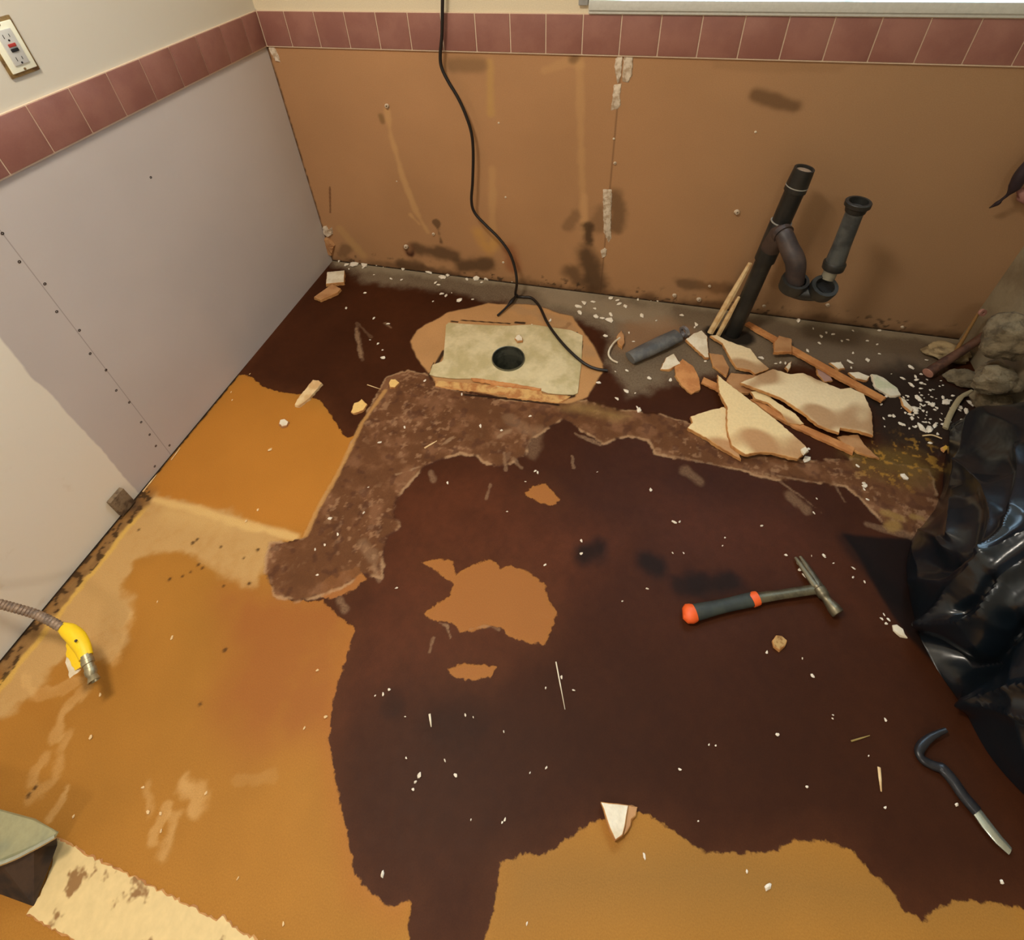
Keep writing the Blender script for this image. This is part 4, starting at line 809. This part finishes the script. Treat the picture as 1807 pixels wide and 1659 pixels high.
mb = MB(); mb.tube(spline([fl(98, 1476, .080), fl(60, 1497, .079), fl(0, 1524, .078), fl(-140, 1566, .078)], 6), .004, 8); mb.build('rolled_lip', m_chrome, tr)
mb = MB(); q = [fl(-140, 1385, .080), fl(-140, 1566, .080)]; mb.box((min(q[0][0], q[1][0]) - .01, min(q[0][1], q[1][1]), .001), (max(q[0][0], q[1][0]) - .01, max(q[0][1], q[1][1]), .082)); mb.build('side_wall', m_tray, tr, smooth=False)
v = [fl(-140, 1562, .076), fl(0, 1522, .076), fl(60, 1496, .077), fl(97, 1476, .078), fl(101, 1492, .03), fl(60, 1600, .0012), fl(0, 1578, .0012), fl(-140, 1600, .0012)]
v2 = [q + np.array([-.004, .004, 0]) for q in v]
obj('shadow_skirt', v + v2, [(0, 1, 6, 7), (1, 2, 5, 6), (2, 3, 4, 5), (8, 15, 14, 9), (9, 14, 13, 10), (10, 13, 12, 11)] + [(i, (i + 1) % 8, 8 + (i + 1) % 8, 8 + i) for i in range(8)], mat('skirt_shadow_brown', (66, 46, 30), .8, color2=(34, 24, 18), scale=16), tr, False)  # dark brown plate added in place of the tray's cast shadow
# block at the foot of the left wall
q = lw(210, 884, .012); pg = lw(196, 872, .0); 
mb = MB(); mb.box((0.0, lw(208, 908)[1] , .006), (.016, lw(218, 868)[1], .078), 0, .003); tag(mb.build('wood_plug', mat('dirty_brown_wood', (128, 108, 84), .85, color2=(84, 66, 48), scale=40, bstr=.4), origin='base'), 'dirty brown wood plug stuck on the foot of the left wall', 'wood plug')

# ------------------------------------------------------------------ rubble by the right wall
m_lump = mat('grey_rubble', (122, 108, 84), .95, color2=(92, 80, 60), scale=30, bstr=.8, bscale=70, bdist=.006)
def lump(name, px, py, z, s, label, sq=(1, 1, .6), rnd=1, cat='rubble', mt=m_lump):
    bm = bmesh.new(); bmesh.ops.create_icosphere(bm, subdivisions=4, radius=1); off = Vector((rnd * 3.7, rnd * 1.3, 0))
    for v in bm.verts:
        n_ = mnoise.noise(v.co * 1.4 + off) * .35 + mnoise.noise(v.co * 4 + off) * .12 + mnoise.noise(v.co * 9 + off) * .05
        v.co = v.co * (1 + n_); v.co = Vector((v.co.x * s * sq[0], v.co.y * s * sq[1], v.co.z * s * sq[2]))
    mb = MB(); mb.bm(bm); c = fl(px, py, z) if z < .2 else (np.array([px, py, z - 10]) if z > 9 else lw(px, py, z)); z = c[2]; mb.v = [(min(v[0] + c[0], 2.48), min(v[1] + c[1], -.003), max(v[2] + z, .001)) for v in mb.v]
    return tag(mb.build(name, mt, origin='base'), label, cat)
lump('rubble_lump', 1704, 668, .016, .062, 'grey-brown rubble lump in front of the rusty pipe', (1.0, .55, .42), 1)
lump('rubble_lump', 1780, 596, 2.395, .066, 'big grey-brown rubble lump against the right wall', (.9, .8, 1.15), 2)
lump('rubble_lump', 1758, 672, 2.39, .055, 'grey-brown rubble lump between the bag and right wall', (1.0, .7, .8), 3)
lump('rubble_lump', 2.425, -.352, 10.072, .046, 'grey-brown rubble lump under the big lump by the right wall', (1.0, .95, .85), 5)
lump('rubble_lump', 2.43, -.292, 10.130, .044, 'grey-brown rubble lump directly below the top lump of the heap', (.95, .8, .8), 6)
lump('rubble_lump', 1672, 622, .02, .045, 'small pale rubble lump at the end of the grey back strip', (1.5, .9, .6), 4, mt=mat('pale_rubble', (168, 146, 108), .95, color2=(130, 110, 80), scale=30, bstr=.6, bscale=80))
rp_ = empty('rusty_pipe', fl(1642, 662), 'rusty brown pipe stub sticking out of the rubble by the right wall', 'pipe')
m_rust = mat('rusty_brown', (104, 70, 52), .7, .1, color2=(72, 46, 34), scale=30, bstr=.4)
mb = MB(); mb.tube([fl(1638, 658, .020), fl(1665, 640, .040), fl(1700, 618, .07), fl(1740, 590, .11), fl(1772, 566, .15)], [.016, .015, .013, .012, .011], 14); mb.build('tube', m_rust, rp_)
mb = MB(); d = V(fl(1638, 658, .020) - fl(1665, 640, .034)).normalized(); mb.lathe(V(fl(1638, 658, .020)), d, [(0, .0165), (.003, .0165), (.004, .012), (.004, .0005), (0, .0005)], 16); mb.build('pinkish_end', mat('pink_end', (176, 126, 106), .8), rp_)
vs = empty('thin_rod', fl(1727, 610), 'thin upright rod with a ringed tip behind the rusty pipe', 'rod')
mb = MB(); a_, b2_ = np.array(fl(1727, 597, .06)), np.array(bw(1727, 552, -.10)); a_ = np.array([b2_[0] - .003, b2_[1] - .02, .05]); mb.tube([a_, (a_ + b2_) / 2, b2_], [.006, .0048, .004], 10); mb.build('stem', mat('brass_brown', (150, 112, 64), .6), vs)
mb = MB(); mb.lathe(V(b2_) + Vector((.008, -.002, .004)), (.4, -1, .3), [(-.004, .005), (-.004, .012), (.004, .012), (.004, .005)], 18); mb.build('ring', mat('pinkish_ring', (170, 122, 108), .6), vs)
mb = MB(); mb.tube(spline([fl(1668, 756, .006), fl(1674, 738, .010), fl(1684, 718, .014), fl(1697, 700, .018), (fl(1716, 690, .016))], 6), [.0075] * 18 + [.006] * 7, 10, flat=.6)
tag(mb.build('bent_strip', mat('grey_cream_strip', (172, 156, 120), .7), origin='base'), 'curved pale strip standing out of the chips beside the bag', 'strip')
mb = MB(); mb.tube(spline([fl(1628, 769, .004), fl(1645, 768, .007), fl(1662, 774, .005)], 6), .0022, 7); tag(mb.build('wire', m_wood, origin='base'), 'short thin tan wire on the dark dirt beside the bag', 'wire')
piece('board_scrap', [(1662, 789), (1669, 785), (1675, 790), (1667, 797)], .002, .007, [mat('yellow_scrap', (214, 166, 60), .8), m_core], 'small yellow scrap between the dirt and the bag', 'board scrap', (0, 0), 50)
# dark cable end by the right corner
cb = empty('cable_stub', bw(1800, 310, -.06), 'dark cable end with flattened tip near the right edge of the brown wall', 'cable')
pc = [bw(1850, 262, -.07), bw(1806, 305, -.065), bw(1790, 330, -.06), bw(1778, 344, -.055), bw(1768, 352, -.05), bw(1760, 359, -.045), bw(1746, 367, -.035)]
mb = MB(); mb.tube(spline(pc, 6), [.020 - .003 * (i / 6.) for i in range(13)] + [.012, .010, .008, .0065, .005, .0042, .0040, .0038, .0036, .0035, .0035, .0035] + [.0036, .0040, .0048, .0056, .006, .006, .0058, .005, .004, .003, .002, .0015][:12], 12); mb.build('sheath', mat('dark_purple_rubber', (44, 32, 38), .6), cb)
mb = MB(); mb.tube(spline([bw(1860, 350, -.055), bw(1815, 345, -.05), bw(1800, 342, -.048), bw(1794, 343, -.047)], 5), [.026] * 6 + [.024, .022, .02, .018, .017, .016, .014, .011, .008, .003], 14); mb.build('clamp', mat('pinkish_clay', (150, 106, 96), .8), cb)

# ------------------------------------------------------------------ slivers, nails, crumbs
def sliver(name, p, q, r, mt, label, cat, group=None):
    a, b_ = fl(*p, r * .8), fl(*q, r * .8); mb = MB(); mb.tube([a, a * .5 + b_ * .5, b_], [r, r * .9, r * .4], 6, flat=.7); return tag(mb.build(name, mt, origin='base', smooth=False), label, cat, group)
sliver('splinter', (981, 1168), (997, 1252), .0016, m_white, 'long thin white splinter on the stain, below the tan island', 'splinter')
sliver('splinter', (1502, 1308), (1535, 1298), .0016, mat('olive_straw', (150, 128, 70), .7), 'thin olive splinter between hammer and pry bar', 'splinter')
sliver('splinter', (1551, 1354), (1555, 1397), .0030, m_wood, 'tan matchstick-like splinter near the pry bar', 'splinter')
sliver('nail', (648, 679), (672, 687), .0018, m_wood, 'small pale nail lying left of the vent', 'nail')
sliver('splinter', (749, 791), (771, 778), .0030, m_wood, 'short tan splinter on the felt residue in front of the vent', 'splinter')
sliver('splinter', (758, 1260), (761, 1283), .0026, m_white, 'small white wedge splinter in the middle of the stain', 'splinter')
sliver('splinter', (302, 812), (318, 790), .0022, m_wood, 'thin wood splinter at the foot of the left wall', 'splinter', None)
sliver('splinter', (252, 868), (276, 838), .0026, m_wood, 'longer wood splinter at the foot of the left wall beside the plug', 'splinter', None)

m_chip = mat('white_chip', (232, 220, 200), .85, bstr=.2)
m_chipy = mat('cream_chip', (224, 190, 138), .85, bstr=.2)
protos = []
for k in range(6):
    rg = random.Random(60 + k); bm = bmesh.new(); bmesh.ops.create_icosphere(bm, subdivisions=1, radius=1)
    for v in bm.verts:
        f = rg.uniform(.65, 1.25); v.co = Vector((v.co.x * f * 1.15, v.co.y * f * rg.uniform(.55, .9), max(v.co.z * f * .55, -.3) + .3))
    me = bpy.data.meshes.new('plaster_crumb'); bm.to_mesh(me); bm.free(); me.materials.append(m_chip); protos.append(me)
protos_y = []
for me in protos: m2 = me.copy(); m2.materials.clear(); m2.materials.append(m_chipy); protos_y.append(m2)
rg = random.Random(5)
first = {}
def crumb(px, py, s, label, group, yellow=False, z=0.0012):
    """s: half width in pixels of the photograph"""
    p = fl(px, py, z); k = abs(fl(px + s, py, z)[0] - p[0])
    key = (group, rg.randrange(6), yellow)
    if key in first: o = first[key].copy()
    else:
        o = bpy.data.objects.new('plaster_crumb', (protos_y if yellow else protos)[key[1]]); first[key] = o
    COL.objects.link(o); o.location = V(p); o.rotation_euler = (0, 0, rg.uniform(0, 6.28)); o.scale = (k, k * rg.uniform(.7, 1.1), k * rg.uniform(.6, 1.0))
    return tag(o, label, 'plaster crumb', group)
A = ('white plaster crumb lying along the foot of the brown back wall', 'crumbs along the foot of the back wall')
for px, py, s in ((600, 456, 6), (612, 464, 5), (626, 464, 9), (642, 464, 8), (658, 462, 7), (668, 463, 7), (676, 466, 5), (707, 462, 4), (712, 470, 7), (745, 469, 9), (757, 476, 8), (781, 486, 8), (790, 481, 7), (769, 495, 4), (774, 499, 4), (842, 488, 9), (858, 487, 10), (851, 478, 6), (850, 495, 4), (905, 492, 8), (918, 490, 7), (989, 497, 5), (1000, 503, 5), (1066, 509, 7), (1072, 503, 4), (1098, 511, 4), (1078, 522, 5), (1093, 533, 5), (1150, 521, 9), (1162, 526, 5), (1187, 523, 7), (1232, 531, 8), (1215, 527, 4), (1252, 506, 4), (1130, 520, 4), (1112, 517, 3), (1030, 507, 3), (950, 497, 3), (880, 491, 3), (824, 489, 4)):
    crumb(px, py + 4, s, *A)
Bc = ('white plaster crumb on the dusty floor around the vent and drain', 'crumbs around the vent and drain')
for px, py, s in ((780, 519, 5), (787, 522, 4), (811, 530, 6), (834, 529, 3), (797, 517, 2), (764, 532, 2), (640, 473, 2), (616, 475, 2), (660, 485, 2), (690, 492, 3), (709, 494, 3), (644, 517, 3), (611, 544, 3), (660, 562, 3), (667, 607, 3), (676, 632, 5), (675, 618, 2), (653, 600, 2), (685, 572, 4), (1020, 541, 7), (1030, 535, 5), (1046, 533, 5), (1023, 552, 6), (1051, 560, 6), (1063, 562, 5), (1074, 566, 7), (1078, 555, 5), (1090, 530, 4), (1103, 541, 5), (1068, 594, 5), (1049, 545, 3), (1126, 528, 4), (1133, 557, 5), (1158, 566, 3), (1110, 588, 3), (1202, 557, 4), (1228, 573, 5), (1226, 578, 3), (1145, 626, 4), (1118, 603, 3), (1105, 654, 3), (1107, 655, 3), (1056, 676, 5), (1105, 691, 6), (1121, 694, 2), (1146, 668, 5), (1183, 671, 4), (1124, 719, 3), (1127, 724, 6), (1088, 704, 4), (1086, 656, 2), (941, 607, 4), (891, 669, 2), (939, 574, 3), (971, 566, 4), (1245, 638, 3), (1300, 560, 3), (1343, 545, 5), (1409, 566, 6), (1422, 560, 3), (1446, 606, 4), (1425, 619, 4), (1505, 584, 3), (1552, 584, 4), (1470, 590, 4), (1485, 602, 3), (1449, 594, 4), (1458, 588, 3), (1530, 602, 4), (1548, 608, 3), (1495, 600, 3), (1435, 580, 3), (1505, 623, 3), (1552, 625, 3), (1500, 640, 6), (1502, 649, 3), (1530, 636, 5), (1342, 632, 5), (1386, 641, 4), (1369, 642, 3), (1377, 640, 3), (1607, 648, 6), (1635, 636, 3)):
    crumb(px, py, s, *Bc)
Cc = ('tiny white plaster chip in the dark dirt beside the black bag', 'chips in the dirt beside the bag')
for i in range(95):
    while True:
        px, py = rg.gauss(1635, 34), rg.gauss(715, 30)
        if 1535 < px < 1715 and 655 < py < 790 and px < 1760 - (py - 650) * .45: break
    crumb(px, py, rg.choice((2, 2, 3, 3, 4, 5)), *Cc)
for px, py, s in ((1608, 680, 7), (1620, 703, 8), (1612, 722, 9), (1625, 755, 10), (1640, 758, 9), (1670, 711, 9), (1712, 712, 7), (1705, 726, 7), (1718, 738, 8), (1688, 765, 7), (1592, 668, 5), (1570, 734, 4), (1589, 748, 5), (1650, 752, 6), (1722, 712, 4)): crumb(px, py, s, *Cc)
Dc = ('small white plaster speck scattered on the dark brown stain and felt', 'specks on the stain')
for px, py, s in ((1422, 813, 9), (1426, 793, 3), (1594, 843, 8), (1513, 822, 4), (1524, 853, 4), (1526, 858, 5), (1525, 864, 3), (1531, 882, 3), (1408, 993, 4), (1420, 1016, 6), (1411, 1006, 4), (1446, 1036, 4), (1454, 982, 4), (1432, 981, 2), (1471, 994, 2), (1506, 1003, 4), (1505, 1019, 3), (1525, 1027, 3), (1387, 980, 3), (1353, 1151, 3), (1434, 1193, 4), (1416, 1162, 2), (1372, 1297, 4), (1562, 1270, 3), (1470, 1262, 2), (1469, 1268, 2), (1251, 1314, 2), (1263, 1316, 2), (1424, 1389, 3), (1562, 1425, 3), (1688, 1420, 4), (1767, 1556, 4), (1533, 1334, 2), (1232, 1449, 2), (1200, 1358, 3), (740, 1368, 5), (733, 1380, 3), (729, 1393, 3), (804, 1368, 4), (785, 1342, 3), (715, 1265, 2), (717, 1338, 2), (891, 1446, 3), (886, 1452, 2), (675, 1543, 5), (831, 1447, 2), (676, 1225, 3), (687, 1217, 3), (662, 1228, 2), (821, 1262, 3), (835, 1266, 2), (889, 1291, 2), (964, 1355, 3), (935, 1364, 2), (963, 1214, 2), (1012, 1218, 3), (991, 1196, 3), (962, 997, 3), (1026, 977, 3), (1026, 955, 3), (1142, 1039, 3), (1098, 1061, 2), (1187, 976, 2), (1275, 963, 2), (1148, 865, 4), (895, 903, 2), (790, 853, 3), (670, 781, 4), (714, 754, 3), (848, 753, 4), (935, 735, 3), (885, 760, 3), (749, 673, 2), (582, 915, 4), (596, 943, 3), (650, 860, 2), (750, 672, 3), (944, 832, 3), (949, 834, 3), (1054, 833, 2), (927, 850, 2), (700, 1038, 3), (1190, 922, 5), (1199, 921, 3), (1344, 928, 3), (1206, 976, 2), (1436, 905, 3), (1454, 980, 3), (1441, 880, 2), (1279, 949, 2), (1560, 1085, 3), (1568, 1094, 4), (1555, 1092, 3), (1563, 1101, 3), (925, 700, 2), (573, 962, 3), (556, 970, 3), (560, 1015, 3), (642, 905, 3), (815, 696, 3)):
    crumb(px, py, s, *Dc)
Ec = ('pale crumb lying on the dry orange part of the floor', 'crumbs on the dry orange floor')
for px, py, s in ((476, 794, 4), (455, 900, 3), (434, 920, 3), (408, 657 + 35, 2), (303, 1126, 4), (177, 1226, 3), (161, 1301, 4), (441, 660, 2), (252, 1390, 3), (363, 1400, 3), (262, 1433, 4), (283, 1436, 3), (284, 1467, 3), (1137, 1511, 5), (1318, 1538, 3), (930, 1630, 3), (537, 1285, 3), (560, 1183, 3), (575, 1265, 4), (420, 1550, 3), (500, 1630, 3), (130, 1441, 3), (278, 1062, 2), (410, 706, 2)):
    crumb(px, py, s, *Ec, yellow=px < 900)
crumb(1355, 1565, 8, 'largest white oval chip on the dry floor at the near right', None)
